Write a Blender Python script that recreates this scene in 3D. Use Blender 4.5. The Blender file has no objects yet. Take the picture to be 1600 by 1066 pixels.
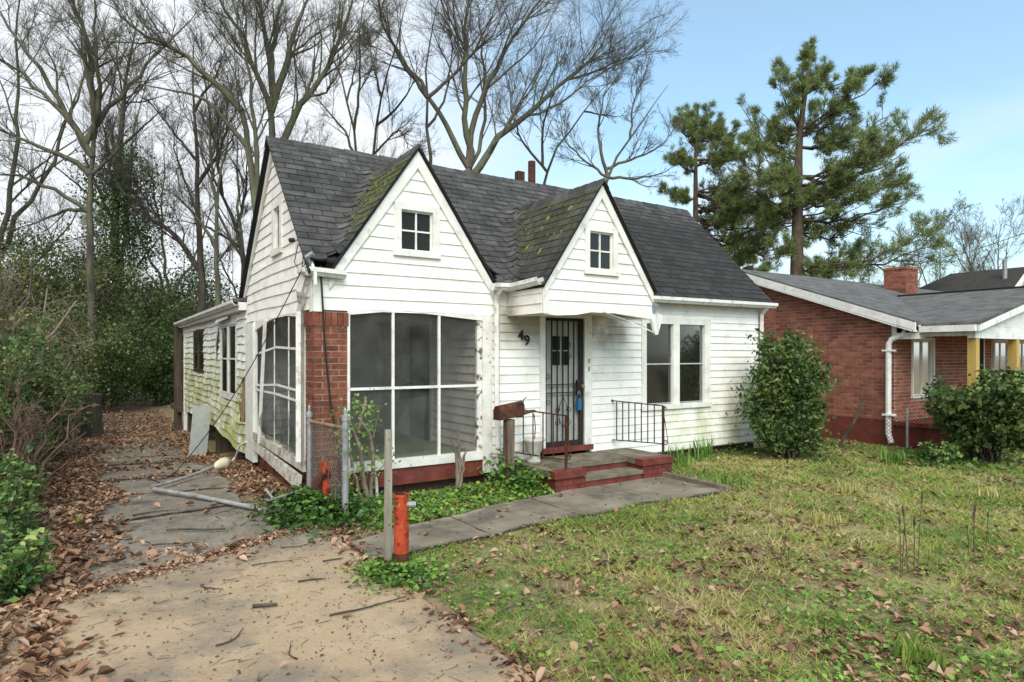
import bpy, math, random
import numpy as np
from mathutils import Vector
random.seed(7)
RG = np.random.default_rng(11)
S = bpy.context.scene
COL = S.collection
R = math.radians

# ------------------------------------------------------------------ camera, sky, sun, exposure
CAM = np.array([-2.32, -8.11, 1.9])
cd = bpy.data.cameras.new('camera'); cam = bpy.data.objects.new('camera', cd); COL.objects.link(cam)
cam.location = CAM; cam.rotation_euler = (R(90), 0, R(-33.03))
cd.sensor_width = 36; cd.lens = 22.67; cd.shift_y = 0.0125; cd.clip_end = 2000; cd.clip_start = .05
S.camera = cam
SUN_EL, SUN_AZ = 46, 208          # azimuth clockwise from +Y: the light comes from behind and left of the camera
W = bpy.data.worlds.new('World'); S.world = W; W.use_nodes = True
nt = W.node_tree; nt.nodes.clear()
wo = nt.nodes.new('ShaderNodeOutputWorld'); bg = nt.nodes.new('ShaderNodeBackground')
sky = nt.nodes.new('ShaderNodeTexSky'); sky.sky_type = 'NISHITA'; sky.sun_disc = False
sky.sun_elevation = R(SUN_EL); sky.sun_rotation = R(SUN_AZ); sky.air_density = 1.0; sky.dust_density = 1.2; sky.ozone_density = 2.0
tc = nt.nodes.new('ShaderNodeTexCoord'); mp = nt.nodes.new('ShaderNodeMapping'); mp.inputs['Scale'].default_value = (1.0, 1.0, 2.2)
mp.inputs['Location'].default_value = (3.1, .4, 1.0)
nz = nt.nodes.new('ShaderNodeTexNoise'); nz.inputs['Scale'].default_value = 1.7; nz.inputs['Detail'].default_value = 7; nz.inputs['Roughness'].default_value = .48
cr = nt.nodes.new('ShaderNodeValToRGB'); cr.color_ramp.elements[0].position = .38; cr.color_ramp.elements[1].position = .64
cr.color_ramp.elements[0].color = (.2, .2, .2, 1); cr.color_ramp.elements[1].color = (1, 1, 1, 1)
sep = nt.nodes.new('ShaderNodeSeparateXYZ'); hz = nt.nodes.new('ShaderNodeMapRange')
hz.inputs[1].default_value = .0; hz.inputs[2].default_value = .45; hz.inputs[3].default_value = .6; hz.inputs[4].default_value = 0
mx = nt.nodes.new('ShaderNodeMath'); mx.operation = 'MAXIMUM'
mix = nt.nodes.new('ShaderNodeMix'); mix.data_type = 'RGBA'
mix.inputs['B'].default_value = (4.0, 4.2, 4.45, 1)
L = nt.links.new
L(tc.outputs['Generated'], mp.inputs[0]); L(mp.outputs[0], nz.inputs[0]); L(nz.outputs[0], cr.inputs[0])
L(tc.outputs['Generated'], sep.inputs[0]); L(sep.outputs['Z'], hz.inputs[0])
tn = nt.nodes.new('ShaderNodeMix'); tn.data_type = 'RGBA'; tn.blend_type = 'MULTIPLY'; tn.inputs['Factor'].default_value = 1; tn.inputs['B'].default_value = (.86, 1.13, 1.06, 1)
wb = nt.nodes.new('ShaderNodeVectorMath'); wb.operation = 'DOT_PRODUCT'; wb.inputs[1].default_value = (-.84, .54, -.25)      # the cloud bank lies to the west
wr_ = nt.nodes.new('ShaderNodeMapRange'); wr_.inputs[1].default_value = -.5; wr_.inputs[2].default_value = .5; wr_.inputs[3].default_value = -.16; wr_.inputs[4].default_value = .2
wa = nt.nodes.new('ShaderNodeMath'); wa.operation = 'ADD'
L(tc.outputs['Generated'], wb.inputs[0]); L(wb.outputs['Value'], wr_.inputs[0]); L(wr_.outputs[0], wa.inputs[0])
L(cr.outputs[0], mx.inputs[0]); L(hz.outputs[0], mx.inputs[1]); L(mx.outputs[0], mix.inputs['Factor'])
L(nz.outputs[0], wa.inputs[1]); L(wa.outputs[0], cr.inputs[0]); L(sky.outputs[0], tn.inputs['A']); L(tn.outputs['Result'], mix.inputs['A']); L(mix.outputs['Result'], bg.inputs[0]); L(bg.outputs[0], wo.inputs[0])
bg.inputs[1].default_value = .1
sd = bpy.data.lights.new('sun', 'SUN'); sd.energy = 1.5; sd.angle = R(48); sd.color = (1, .94, .85)
sun = bpy.data.objects.new('sun', sd); COL.objects.link(sun)
dv = Vector((math.sin(R(SUN_AZ)) * math.cos(R(SUN_EL)), math.cos(R(SUN_AZ)) * math.cos(R(SUN_EL)), math.sin(R(SUN_EL))))
sun.rotation_euler = dv.to_track_quat('Z', 'Y').to_euler(); sun.location = (-20, -30, 30)
S.view_settings.view_transform = 'Standard'; S.view_settings.look = 'None'
S.view_settings.exposure = 1.32; S.view_settings.gamma = 1; S.view_settings.use_curve_mapping = False

# ------------------------------------------------------------------ materials
def M(name, cols, scale=6, rough=.8, bump=0, detail=6, stretch=(1, 1, 1), island=0, spec=.3, metal=0, stains=(), bscale=None, attr=None, trans=0):
    """cols: list of colours along a noise ramp; stains: (colour, scale, lo, hi, box or None, amount)"""
    m = bpy.data.materials.new(name); m.use_nodes = True
    t = m.node_tree; N = t.nodes; lk = t.links.new
    b = N['Principled BSDF']; b.inputs['Roughness'].default_value = rough
    b.inputs['Specular IOR Level'].default_value = spec; b.inputs['Metallic'].default_value = metal
    g = N.new('ShaderNodeNewGeometry'); mp = N.new('ShaderNodeMapping'); mp.inputs['Scale'].default_value = stretch
    lk(g.outputs['Position'], mp.inputs[0])
    if attr:
        a = N.new('ShaderNodeAttribute'); a.attribute_name = attr; src = a.outputs['Fac']
    else:
        n = N.new('ShaderNodeTexNoise'); n.inputs['Scale'].default_value = scale; n.inputs['Detail'].default_value = detail
        n.inputs['Roughness'].default_value = .6
        lk(mp.outputs[0], n.inputs[0]); src = n.outputs[0]
    rp = N.new('ShaderNodeValToRGB'); e = rp.color_ramp.elements
    k = len(cols)
    lo, hi = (0, 1) if attr else (.3, .7)
    while len(e) < k: e.new(.5)
    for i, c in enumerate(cols):
        e[i].position = lo + (hi - lo) * i / max(1, k - 1); e[i].color = (*c, 1)
    lk(src, rp.inputs[0]); out = rp.outputs[0]
    for (c, sc, lo, hi, box, amt) in stains:
        n2 = N.new('ShaderNodeTexNoise'); n2.inputs['Scale'].default_value = sc; n2.inputs['Detail'].default_value = 7; n2.inputs['Roughness'].default_value = .65
        lk(mp.outputs[0], n2.inputs[0])
        mr = N.new('ShaderNodeMapRange'); mr.inputs[1].default_value = lo; mr.inputs[2].default_value = hi; mr.inputs[4].default_value = amt
        lk(n2.outputs[0], mr.inputs[0]); f = mr.outputs[0]
        if box:                                     # soft box (xmin,xmax,ymin,ymax,zmin,zmax,soft) that the stain grows in
            sp = N.new('ShaderNodeSeparateXYZ'); lk(g.outputs['Position'], sp.inputs[0])
            for ax in range(3):
                for sgn, lim in ((1, box[2 * ax]), (-1, box[2 * ax + 1])):
                    if lim is None: continue
                    q = N.new('ShaderNodeMapRange'); q.interpolation_type = 'SMOOTHSTEP'
                    q.inputs[1].default_value = lim - sgn * box[6]; q.inputs[2].default_value = lim + sgn * box[6]
                    lk(sp.outputs[ax], q.inputs[0])
                    u = N.new('ShaderNodeMath'); u.operation = 'MULTIPLY'; lk(f, u.inputs[0]); lk(q.outputs[0], u.inputs[1]); f = u.outputs[0]
        x = N.new('ShaderNodeMix'); x.data_type = 'RGBA'; lk(f, x.inputs['Factor']); lk(out, x.inputs['A']); x.inputs['B'].default_value = (*c, 1)
        out = x.outputs['Result']
    if island:
        oi = N.new('ShaderNodeObjectInfo')
        ad = N.new('ShaderNodeMath'); ad.operation = 'ADD'; lk(g.outputs['Random Per Island'], ad.inputs[0]); lk(oi.outputs['Random'], ad.inputs[1])
        fr = N.new('ShaderNodeMath'); fr.operation = 'FRACT'; lk(ad.outputs[0], fr.inputs[0])
        mr = N.new('ShaderNodeMapRange'); mr.inputs[3].default_value = 1 - island; mr.inputs[4].default_value = 1 + island; lk(fr.outputs[0], mr.inputs[0])
        x = N.new('ShaderNodeVectorMath'); x.operation = 'SCALE'; lk(out, x.inputs[0]); lk(mr.outputs[0], x.inputs['Scale']); out = x.outputs[0]
    lk(out, b.inputs['Base Color'])
    if trans:
        b.inputs['Transmission Weight'].default_value = 0
        tr = N.new('ShaderNodeBsdfTranslucent'); lk(out, tr.inputs[0]); ms = N.new('ShaderNodeMixShader'); ms.inputs[0].default_value = trans
        lk(b.outputs[0], ms.inputs[1]); lk(tr.outputs[0], ms.inputs[2]); lk(ms.outputs[0], N['Material Output'].inputs[0])
    if bump:
        n3 = N.new('ShaderNodeTexNoise'); n3.inputs['Scale'].default_value = bscale or scale * 6; n3.inputs['Detail'].default_value = 8
        lk(mp.outputs[0], n3.inputs[0]); bp = N.new('ShaderNodeBump'); bp.inputs['Strength'].default_value = bump; bp.inputs['Distance'].default_value = .02
        lk(n3.outputs[0], bp.inputs['Height']); lk(bp.outputs[0], b.inputs['Normal'])
    return m

ALG = (.33, .36, .07); DRAB = (.25, .22, .16)
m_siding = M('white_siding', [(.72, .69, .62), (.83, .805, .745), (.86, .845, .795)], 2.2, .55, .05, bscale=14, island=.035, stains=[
    (ALG, 2.3, .42, .62, (6.2, 9.2, -1, .5, .1, 1.15, .4), .55), (DRAB, 3.5, .52, .74, None, .32),
    (DRAB, 1.6, .36, .55, (2.7, 5.3, -.3, .4, 2.05, 2.7, .18), .8)])  # last entry: stronger drab patch on the wall below the entry hood
m_siding_old = M('weathered_siding', [(.62, .61, .55), (.80, .79, .74), (.84, .83, .79)], 2.5, .6, .25, bscale=7, island=.05, stains=[
    (ALG, 1.9, .38, .56, (-1, .5, 3.9, 15, -1, 1.6, .5), .85), (ALG, 4.5, .5, .62, (-1, .5, 3.9, 15, -1, 2.7, .5), .6), (DRAB, 5, .54, .7, None, .55)])
m_trim = M('white_trim', [(.62, .60, .54), (.80, .79, .74)], 4, .5, .08, bscale=30, stains=[(DRAB, 6, .55, .75, None, .6)])
m_peel = M('peeling_white_paint', [(.55, .53, .47), (.76, .74, .69)], 6, .7, .3, bscale=40, stains=[((.07, .05, .04), 11, .655, .68, None, .85)])
m_peelrust = M('chipped_rusty_paint', [(.55, .53, .47), (.76, .74, .69)], 6, .7, .3, bscale=40, stains=[((.09, .035, .02), 8, .53, .57, None, .9)])
m_gutter = M('gutter_aluminium', [(.60, .59, .54), (.78, .77, .73)], 5, .4, .05, stains=[((.16, .14, .09), 7, .52, .7, None, .7)])
SHC = [(.042, .04, .038), (.07, .067, .064), (.105, .10, .096)]
SHS = [((.03, .03, .031), 1.1, .47, .68, None, .6), ((.028, .026, .025), 1.0, .2, .4, (5.0, 9.6, -1, 1.75, 2.5, 4.9, .35), .85), ((.16, .16, .155), 30, .63, .7, (4.6, 9.3, -1, 2.2, 2.5, 4.9, .5), .4)]
m_shingle = M('asphalt_shingle', SHC, 5, .9, .5, bscale=160, island=.26, stains=SHS)
m_shingle_moss = M('mossy_shingle', SHC, 5, .9, .6, bscale=110, island=.26, stains=SHS + [((.02, .02, .018), 2.0, .4, .6, None, .75), ((.11, .12, .022), 17, .42, .58, (.2, 1.5, -.2, 1.9, 3.5, 4.9, .25), .9), ((.085, .09, .02), 13, .45, .6, (2.6, 4.1, -1.2, 1.6, 3.3, 4.7, .3), .8)])
m_moss = M('bright_moss', [(.07, .09, .01), (.16, .19, .015), (.22, .25, .03)], 22, .95, .8, bscale=90)
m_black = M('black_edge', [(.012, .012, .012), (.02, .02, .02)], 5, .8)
m_brick = M('red_brick', [(.11, .034, .02), (.18, .055, .033), (.23, .085, .055)], 9, .85, .4, bscale=60, island=.28, stains=[((.055, .03, .028), 2.6, .56, .62, None, .8)])
m_brick_n = M('neighbour_brick', [(.18, .065, .04), (.24, .088, .055), (.29, .12, .078)], 7, .85, .4, bscale=60, island=.3, stains=[((.07, .04, .035), 1.7, .56, .68, None, .55), ((.30, .2, .15), 2.3, .6, .72, None, .35)])
m_mortar = M('mortar', [(.24, .19, .13), (.42, .35, .25)], 20, .95, .4)
m_mortar_n = M('mortar_pale', [(.38, .28, .22), (.50, .40, .33)], 20, .95, .4)
m_redpaint = M('red_painted_masonry', [(.10, .02, .014), (.155, .033, .024), (.18, .045, .034)], 5, .6, .3, bscale=30, stains=[((.05, .04, .03), 6, .5, .7, None, .7), ((.30, .12, .10), 11, .62, .7, None, .5)])
m_found = M('brown_foundation', [(.05, .032, .02), (.12, .07, .045)], 6, .95, .6, bscale=25)
m_cement = M('cement_tread', [(.10, .085, .06), (.22, .19, .14)], 5, .85, .3, bscale=40, stains=[((.05, .045, .03), 3, .5, .65, None, .6)])
m_drive = M('weathered_concrete', [(.11, .094, .075), (.20, .175, .14), (.26, .23, .185)], 2.2, .9, .45, bscale=60, detail=9, stains=[
    ((.37, .27, .165), .8, .12, .42, (None, None, None, -1.75, None, None, .75), .95), ((.44, .34, .225), 2.6, .5, .7, (None, None, None, -2.1, None, None, .6), .55),
    ((.15, .13, .105), .75, .47, .60, None, .8), ((.045, .042, .038), 1.2, .55, .66, (None, None, -2.6, None, None, None, .5), .8), ((.30, .2, .12), 3.1, .56, .64, None, .5),
    ((.09, .075, .058), 27, .58, .66, None, .65), ((.5, .44, .35), 60, .64, .69, None, .6), ((.07, .06, .05), 7, .63, .68, None, .6)])
m_walk = M('walk_concrete', [(.11, .09, .065), (.19, .16, .12), (.25, .22, .165)], 1.8, .85, .3, bscale=60, detail=9, stains=[((.06, .052, .042), 1.5, .5, .66, None, .7)])
m_soil = M('soil', [(.08, .056, .035), (.19, .135, .085), (.29, .205, .135)], 3, .95, .8, bscale=30, detail=10, stains=[((.20, .115, .07), 30, .52, .62, None, .6), ((.24, .235, .085), 1.6, .4, .58, (0, 60, -60, 40, -2, 2, .3), .75), ((.03, .022, .015), 9, .55, .65, None, .7)])
m_leaf = M('dead_leaves', [(.06, .036, .024), (.17, .09, .052), (.33, .19, .112), (.48, .33, .22)], rough=.75, attr='tint', trans=.15)
m_grass = M('grass', [(.10, .20, .035), (.18, .29, .05), (.31, .36, .08), (.46, .42, .14), (.56, .47, .25)], rough=.6, attr='tint', trans=.35)
m_ivy = M('ivy', [(.03, .07, .018), (.075, .16, .03), (.17, .30, .05), (.28, .40, .07)], rough=.45, attr='tint', trans=.2)
m_shrub = M('shrub_leaves', [(.028, .055, .018), (.065, .12, .032), (.125, .195, .05), (.21, .26, .08)], rough=.5, attr='tint', trans=.25)
m_scrub = M('scrub_leaves', [(.045, .06, .02), (.10, .125, .04), (.19, .205, .065), (.32, .29, .13)], rough=.6, attr='tint', trans=.25)
m_nandina = M('nandina_leaves', [(.04, .09, .03), (.10, .20, .05), (.19, .31, .08), (.34, .38, .10)], rough=.45, attr='tint', trans=.25)
m_pine = M('pine_needles', [(.07, .105, .038), (.14, .19, .065), (.22, .28, .095), (.32, .36, .13)], rough=.6, attr='tint', trans=.2)
m_bark = M('bark', [(.05, .043, .033), (.10, .088, .065), (.15, .14, .10)], 6, .95, .6, bscale=30, stretch=(1, 1, .25), stains=[((.10, .12, .055), 1.5, .45, .62, None, .6)])
m_barkd = M('dark_bark', [(.028, .023, .018), (.06, .05, .038), (.10, .085, .062)], 6, .95, .6, bscale=30, stretch=(1, 1, .25))
m_barkp = M('pine_bark', [(.04, .03, .022), (.085, .062, .042), (.12, .095, .065)], 8, .95, .8, bscale=20, stretch=(1, 1, .4))
m_twig = M('pale_twig', [(.10, .075, .055), (.20, .16, .12), (.30, .25, .19)], 6, .9, .3, stretch=(1, 1, .3))
m_cane = M('red_cane', [(.08, .05, .038), (.17, .11, .08)], 8, .9)
m_vine = M('dry_vine', [(.14, .10, .06), (.27, .20, .13)], 9, .95)
m_rust = M('rust', [(.03, .012, .008), (.075, .025, .014), (.12, .045, .024)], 12, .8, .4, stains=[((.03, .02, .017), 6, .55, .65, None, .7)])
m_iron = M('black_iron', [(.012, .011, .01), (.03, .024, .02)], 15, .6, .2)
m_brown_iron = M('brown_iron', [(.035, .022, .017), (.08, .042, .03)], 15, .7, .3)
m_redpipe = M('red_orange_paint', [(.26, .03, .012), (.38, .048, .018), (.43, .07, .028)], 7, .5, .2, stains=[((.045, .016, .01), 3.4, .56, .62, None, .9), ((.03, .015, .01), 16, .56, .62, None, .85), ((.46, .2, .12), 9, .6, .66, None, .6)])
m_galv = M('galvanised_steel', [(.22, .23, .23), (.40, .41, .41)], 10, .5, .1, metal=.5, stains=[((.12, .085, .05), 9, .55, .7, None, .6)])
m_greywood = M('grey_wood', [(.16, .14, .105), (.28, .25, .20), (.36, .33, .27)], 5, .9, .4, stretch=(3, 3, .3))
m_rotwood = M('rotten_painted_wood', [(.16, .13, .09), (.48, .45, .38), (.64, .61, .54)], 6, .85, .5, bscale=30)
m_yellowwood = M('treated_pine', [(.40, .27, .07), (.52, .36, .11)], 4, .7, .2, stretch=(4, 4, .3))
m_darkwood = M('dark_wood', [(.04, .028, .02), (.10, .075, .055)], 6, .9, .4, stretch=(3, 3, .4))
m_white_n = M('neighbour_white', [(.64, .63, .61), (.78, .78, .76)], 4, .5, stains=[(DRAB, 6, .52, .72, None, .5)])
m_nroof = M('weathered_grey_shingle', [(.06, .06, .058), (.11, .11, .105), (.15, .148, .14)], 3, .95, .5, bscale=50, stains=[((.05, .05, .045), 5, .5, .65, None, .6)])
m_droof = M('dark_roof', [(.03, .027, .025), (.05, .046, .042)], 4, .95, .4)
m_door = M('grey_door', [(.30, .30, .28), (.42, .42, .40)], 4, .6, stains=[((.12, .08, .05), 8, .56, .7, (3, 5, -1, 1, .3, .75, .1), .9)])
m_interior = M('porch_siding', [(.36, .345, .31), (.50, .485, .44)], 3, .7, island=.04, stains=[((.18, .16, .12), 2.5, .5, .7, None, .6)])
m_floor = M('green_porch_floor', [(.13, .165, .085), (.22, .25, .15)], 3, .8)
m_dark = M('dark_room', [(.015, .015, .014), (.025, .025, .022)], 2, .9)
m_curtain = M('curtain', [(.045, .042, .036), (.08, .075, .065)], 9, .9, stretch=(6, 6, .3))
m_urn = M('urn_stone', [(.45, .43, .36), (.62, .60, .52)], 9, .8, .2)
m_blue = M('blue_lockbox', [(.02, .09, .19), (.03, .12, .24)], 9, .4)
m_brass = M('brass', [(.30, .22, .10), (.40, .30, .15)], 9, .4, metal=.7)
m_cable = M('cable_black', [(.012, .012, .012), (.02, .02, .02)], 9, .6)
m_conduit = M('grey_conduit', [(.20, .20, .19), (.34, .34, .32)], 9, .6, .1, stains=[((.10, .08, .055), 7, .5, .65, None, .7)])
m_cream = M('cream_lamp', [(.50, .44, .31), (.62, .56, .42)], 9, .6)
m_panel = M('grey_panel', [(.34, .36, .34), (.50, .52, .49)], 4, .7, .1, stains=[((.16, .12, .07), 4, .52, .68, None, .7)])
m_ply = M('bare_sheathing', [(.20, .14, .07), (.34, .25, .14)], 5, .9)

def glass_mat(name, tint, fac, rough):
    m = bpy.data.materials.new(name); m.use_nodes = True; t = m.node_tree; N = t.nodes
    N.remove(N['Principled BSDF']); lw = N.new('ShaderNodeFresnel'); lw.inputs[0].default_value = 1.3
    tr = N.new('ShaderNodeBsdfTransparent'); tr.inputs[0].default_value = (*tint, 1)
    df = N.new('ShaderNodeBsdfDiffuse'); df.inputs[0].default_value = (.045, .042, .034, 1)
    m1 = N.new('ShaderNodeMixShader'); m1.inputs[0].default_value = fac
    gl = N.new('ShaderNodeBsdfGlossy'); gl.inputs['Roughness'].default_value = rough
    m2 = N.new('ShaderNodeMixShader')
    t.links.new(tr.outputs[0], m1.inputs[1]); t.links.new(df.outputs[0], m1.inputs[2])
    t.links.new(lw.outputs[0], m2.inputs[0]); t.links.new(m1.outputs[0], m2.inputs[1]); t.links.new(gl.outputs[0], m2.inputs[2])
    t.links.new(m2.outputs[0], N['Material Output'].inputs[0]); return m
m_glass = glass_mat('dusty_glass', (.6, .6, .55), .35, .08)

def screen_mat():
    m = bpy.data.materials.new('insect_screen'); m.use_nodes = True; t = m.node_tree; N = t.nodes
    N.remove(N['Principled BSDF'])
    g = N.new('ShaderNodeNewGeometry'); n = N.new('ShaderNodeTexNoise'); n.inputs['Scale'].default_value = 3; n.inputs['Detail'].default_value = 6
    t.links.new(g.outputs['Position'], n.inputs[0])
    mr = N.new('ShaderNodeMapRange'); mr.inputs[1].default_value = .3; mr.inputs[2].default_value = .7; mr.inputs[3].default_value = .14; mr.inputs[4].default_value = .46
    t.links.new(n.outputs[0], mr.inputs[0])
    tr = N.new('ShaderNodeBsdfTransparent'); df = N.new('ShaderNodeBsdfDiffuse'); df.inputs[0].default_value = (.12, .12, .112, 1)
    ms = N.new('ShaderNodeMixShader'); t.links.new(mr.outputs[0], ms.inputs[0]); t.links.new(tr.outputs[0], ms.inputs[1]); t.links.new(df.outputs[0], ms.inputs[2])
    t.links.new(ms.outputs[0], N['Material Output'].inputs[0]); return m
m_screen = screen_mat()

# ------------------------------------------------------------------ object helpers
ORG = {}                                          # world origin of every object made here
def link(o, parent, org):
    COL.objects.link(o)
    if parent is not None:
        o.parent = parent; o.location = np.asarray(org) - ORG[parent.name]
    else: o.location = org
    ORG[o.name] = np.asarray(org, float)
def tag(o, label=None, cat=None, group=None, kind=None):
    for k, v in (('label', label), ('category', cat), ('group', group), ('kind', kind)):
        if v: o[k] = v
    return o
def thing(name, loc, label, cat, group=None):
    o = bpy.data.objects.new(name, None); o.empty_display_size = .1; link(o, None, loc)
    return tag(o, label, cat, group)
def npmesh(name, V, F, mat, smooth=False, tint=None):
    V = np.ascontiguousarray(V, np.float32); me = bpy.data.meshes.new(name)
    Fs = [np.asarray(f) for f in (F if isinstance(F, list) else [F]) if len(f)]
    tot = np.concatenate([np.full(len(f), f.shape[1]) for f in Fs]); idx = np.concatenate([f.ravel() for f in Fs])
    me.vertices.add(len(V)); me.vertices.foreach_set('co', V.ravel())
    me.loops.add(len(idx)); me.loops.foreach_set('vertex_index', idx.astype(np.int32))
    me.polygons.add(len(tot)); st = np.concatenate([[0], np.cumsum(tot)[:-1]]).astype(np.int32)
    me.polygons.foreach_set('loop_start', st); me.polygons.foreach_set('loop_total', tot.astype(np.int32))
    if smooth: me.polygons.foreach_set('use_smooth', np.ones(len(tot), bool))
    if tint is not None:
        a = me.attributes.new('tint', 'FLOAT', 'POINT'); a.data.foreach_set('value', np.ascontiguousarray(tint, np.float32))
    me.update(calc_edges=True); me.materials.append(mat); return me
def npobj(name, V, F, mat, parent=None, smooth=False, tint=None):
    V = np.asarray(V, float); lo, hi = V.min(0), V.max(0); org = np.array([(lo[0] + hi[0]) / 2, (lo[1] + hi[1]) / 2, lo[2]])
    o = bpy.data.objects.new(name, npmesh(name, V - org, F, mat, smooth, tint)); link(o, parent, org); return o
class MB:
    def __init__(s): s.v = []; s.f = []; s.n = 0
    def add(s, V, F):
        s.f += [[i + s.n for i in f] for f in F]; s.v += [tuple(map(float, p)) for p in V]; s.n += len(V); return s
    def box(s, a, b):
        (x0, y0, z0), (x1, y1, z1) = a, b
        return s.hexa([(x0, y0, z0), (x1, y0, z0), (x1, y1, z0), (x0, y1, z0), (x0, y0, z1), (x1, y0, z1), (x1, y1, z1), (x0, y1, z1)])
    def hexa(s, P): return s.add(P, [(3, 2, 1, 0), (4, 5, 6, 7), (0, 1, 5, 4), (1, 2, 6, 5), (2, 3, 7, 6), (3, 0, 4, 7)])
    def bar(s, a, b, w, h, up=(0, 0, 1)):           # rectangular bar from a to b
        a, b = np.array(a, float), np.array(b, float); t = (b - a) / np.linalg.norm(b - a); up = np.array(up, float)
        if abs(t @ up) > .98: up = np.array([0, 1., 0])
        u = np.cross(up, t); u /= np.linalg.norm(u); w_ = np.cross(t, u); u = u * w / 2; w_ = w_ * h / 2
        return s.hexa([a - u - w_, a + u - w_, a + u + w_, a - u + w_, b - u - w_, b + u - w_, b + u + w_, b - u + w_])
    def tube(s, P, r, k=6, cap=True):
        P = np.array(P, float); r = np.broadcast_to(np.asarray(r, float), (len(P),))
        V, F = tubes(P[None], r[None], k); F = [list(f) for f in F]
        if cap: F += [list(range(k))[::-1], [(len(P) - 1) * k + i for i in range(k)]]
        return s.add(V, F)
    def lathe(s, prof, c, k=14):
        V = [(c[0] + r * math.cos(2 * math.pi * i / k), c[1] + r * math.sin(2 * math.pi * i / k), c[2] + z) for r, z in prof for i in range(k)]
        F = [(j * k + i, j * k + (i + 1) % k, (j + 1) * k + (i + 1) % k, (j + 1) * k + i) for j in range(len(prof) - 1) for i in range(k)]
        return s.add(V, F + [tuple(range(k))[::-1], tuple((len(prof) - 1) * k + i for i in range(k))])
    def prism(s, poly, d):                         # polygon (3D points) extruded by vector d
        n = len(poly); P = [np.array(p, float) for p in poly]; d = np.array(d, float)
        return s.add(P + [p + d for p in P], [tuple(range(n))[::-1], tuple(range(n, 2 * n))] + [(i, (i + 1) % n, n + (i + 1) % n, n + i) for i in range(n)])
    def go(s, name, mat, parent=None, smooth=False):
        V = np.array(s.v); lo, hi = V.min(0), V.max(0); org = np.array([(lo[0] + hi[0]) / 2, (lo[1] + hi[1]) / 2, lo[2]])
        me = bpy.data.meshes.new(name); me.from_pydata((V - org).tolist(), [], s.f); me.materials.append(mat)
        if smooth: me.polygons.foreach_set('use_smooth', np.ones(len(me.polygons), bool))
        me.update(); o = bpy.data.objects.new(name, me); link(o, parent, org); return o
def norm(v): return v / np.maximum(np.linalg.norm(v, axis=-1, keepdims=True), 1e-9)
def tubes(P, Rr, k):
    B, n, _ = P.shape; T = np.empty_like(P); T[:, 1:-1] = P[:, 2:] - P[:, :-2]; T[:, 0] = P[:, 1] - P[:, 0]; T[:, -1] = P[:, -1] - P[:, -2]; T = norm(T)
    m = norm(P[:, -1] - P[:, 0]); ref = np.where(np.abs(m[:, 2:3]) > .8, np.array([[1., 0, 0]]), np.array([[0., 0, 1.]]))[:, None, :]
    U = norm(np.cross(np.broadcast_to(ref, T.shape), T)); W_ = np.cross(T, U)
    a = np.arange(k) * 2 * np.pi / k
    V = P[:, :, None] + Rr[:, :, None, None] * (np.cos(a)[None, None, :, None] * U[:, :, None] + np.sin(a)[None, None, :, None] * W_[:, :, None])
    b = np.arange(B)[:, None, None] * n * k; j = np.arange(n - 1)[None, :, None] * k; i = np.arange(k)[None, None]; i2 = (i + 1) % k
    F = np.stack([b + j + i, b + j + i2, b + j + k + i2, b + j + k + i], -1).reshape(-1, 4)
    return V.reshape(-1, 3), F
def pieces(name, mbs, mat, parent, limit=300, edge=None):
    """individual parts for the pieces that show largest, the rest joined into one part"""
    c = [np.mean(np.array(m.v), 0) for m in mbs]; sz = [np.ptp(np.array(m.v), 0).max() / np.linalg.norm(q - CAM) for m, q in zip(mbs, c)]
    order = sorted(range(len(mbs)), key=lambda i: -sz[i])
    def cut(o):                                     # pieces whose first face of five is the weathered top, the others the cut edge, blackened to paint in the shadow lines
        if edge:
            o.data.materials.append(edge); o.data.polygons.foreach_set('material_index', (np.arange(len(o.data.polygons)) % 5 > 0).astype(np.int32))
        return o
    for i in order[:limit]: cut(mbs[i].go(name, mat, parent))
    if len(order) > limit:
        r = MB()
        for i in order[limit:]: r.add(mbs[i].v, mbs[i].f)
        tag(cut(r.go(name, mat, parent)), kind='stuff')
def smooth01(a, b, x):
    t = np.clip((x - a) / (b - a), 0, 1); return t * t * (3 - 2 * t)
_ph = RG.uniform(0, 6.28, (8, 2)); _dr = RG.normal(size=(8, 2))
def wav(x, y, f):                                   # cheap smooth noise, about -1..1
    return sum(np.sin(f * (1 + .37 * i) * (x * _dr[i, 0] + y * _dr[i, 1]) + _ph[i, 0]) for i in range(8)) / 4
def gz(x, y):                                       # height of the ground
    x = np.asarray(x, float); y = np.asarray(y, float)
    return (-.42 * smooth01(2.5, 9, y) * smooth01(3, -.3, x) - .012 + .018 * wav(x, y, .9) * smooth01(-30, -1, -np.hypot(x, y)) - .05 * smooth01(-4.5, -8, y))

# ------------------------------------------------------------------ ground, driveway, walk
def graded(lo, hi, a, b, step):
    mid = np.arange(a, b + 1e-6, step); up = b + np.geomspace(step, hi - b, 22); dn = a - np.geomspace(step, a - lo, 22)
    return np.concatenate([dn[::-1], mid, up])
gx, gy = graded(-500, 500, -8, 18, .35), graded(-300, 700, -10, 22, .35)
XX, YY = np.meshgrid(gx, gy, indexing='ij'); nx, ny = XX.shape
ii = (np.arange(nx - 1)[:, None] * ny + np.arange(ny - 1)[None]).ravel()
tag(npobj('ground', np.stack([XX, YY, gz(XX, YY)], -1).reshape(-1, 3), np.stack([ii, ii + ny, ii + ny + 1, ii + 1], -1), m_soil, smooth=True), kind='structure')

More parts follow.
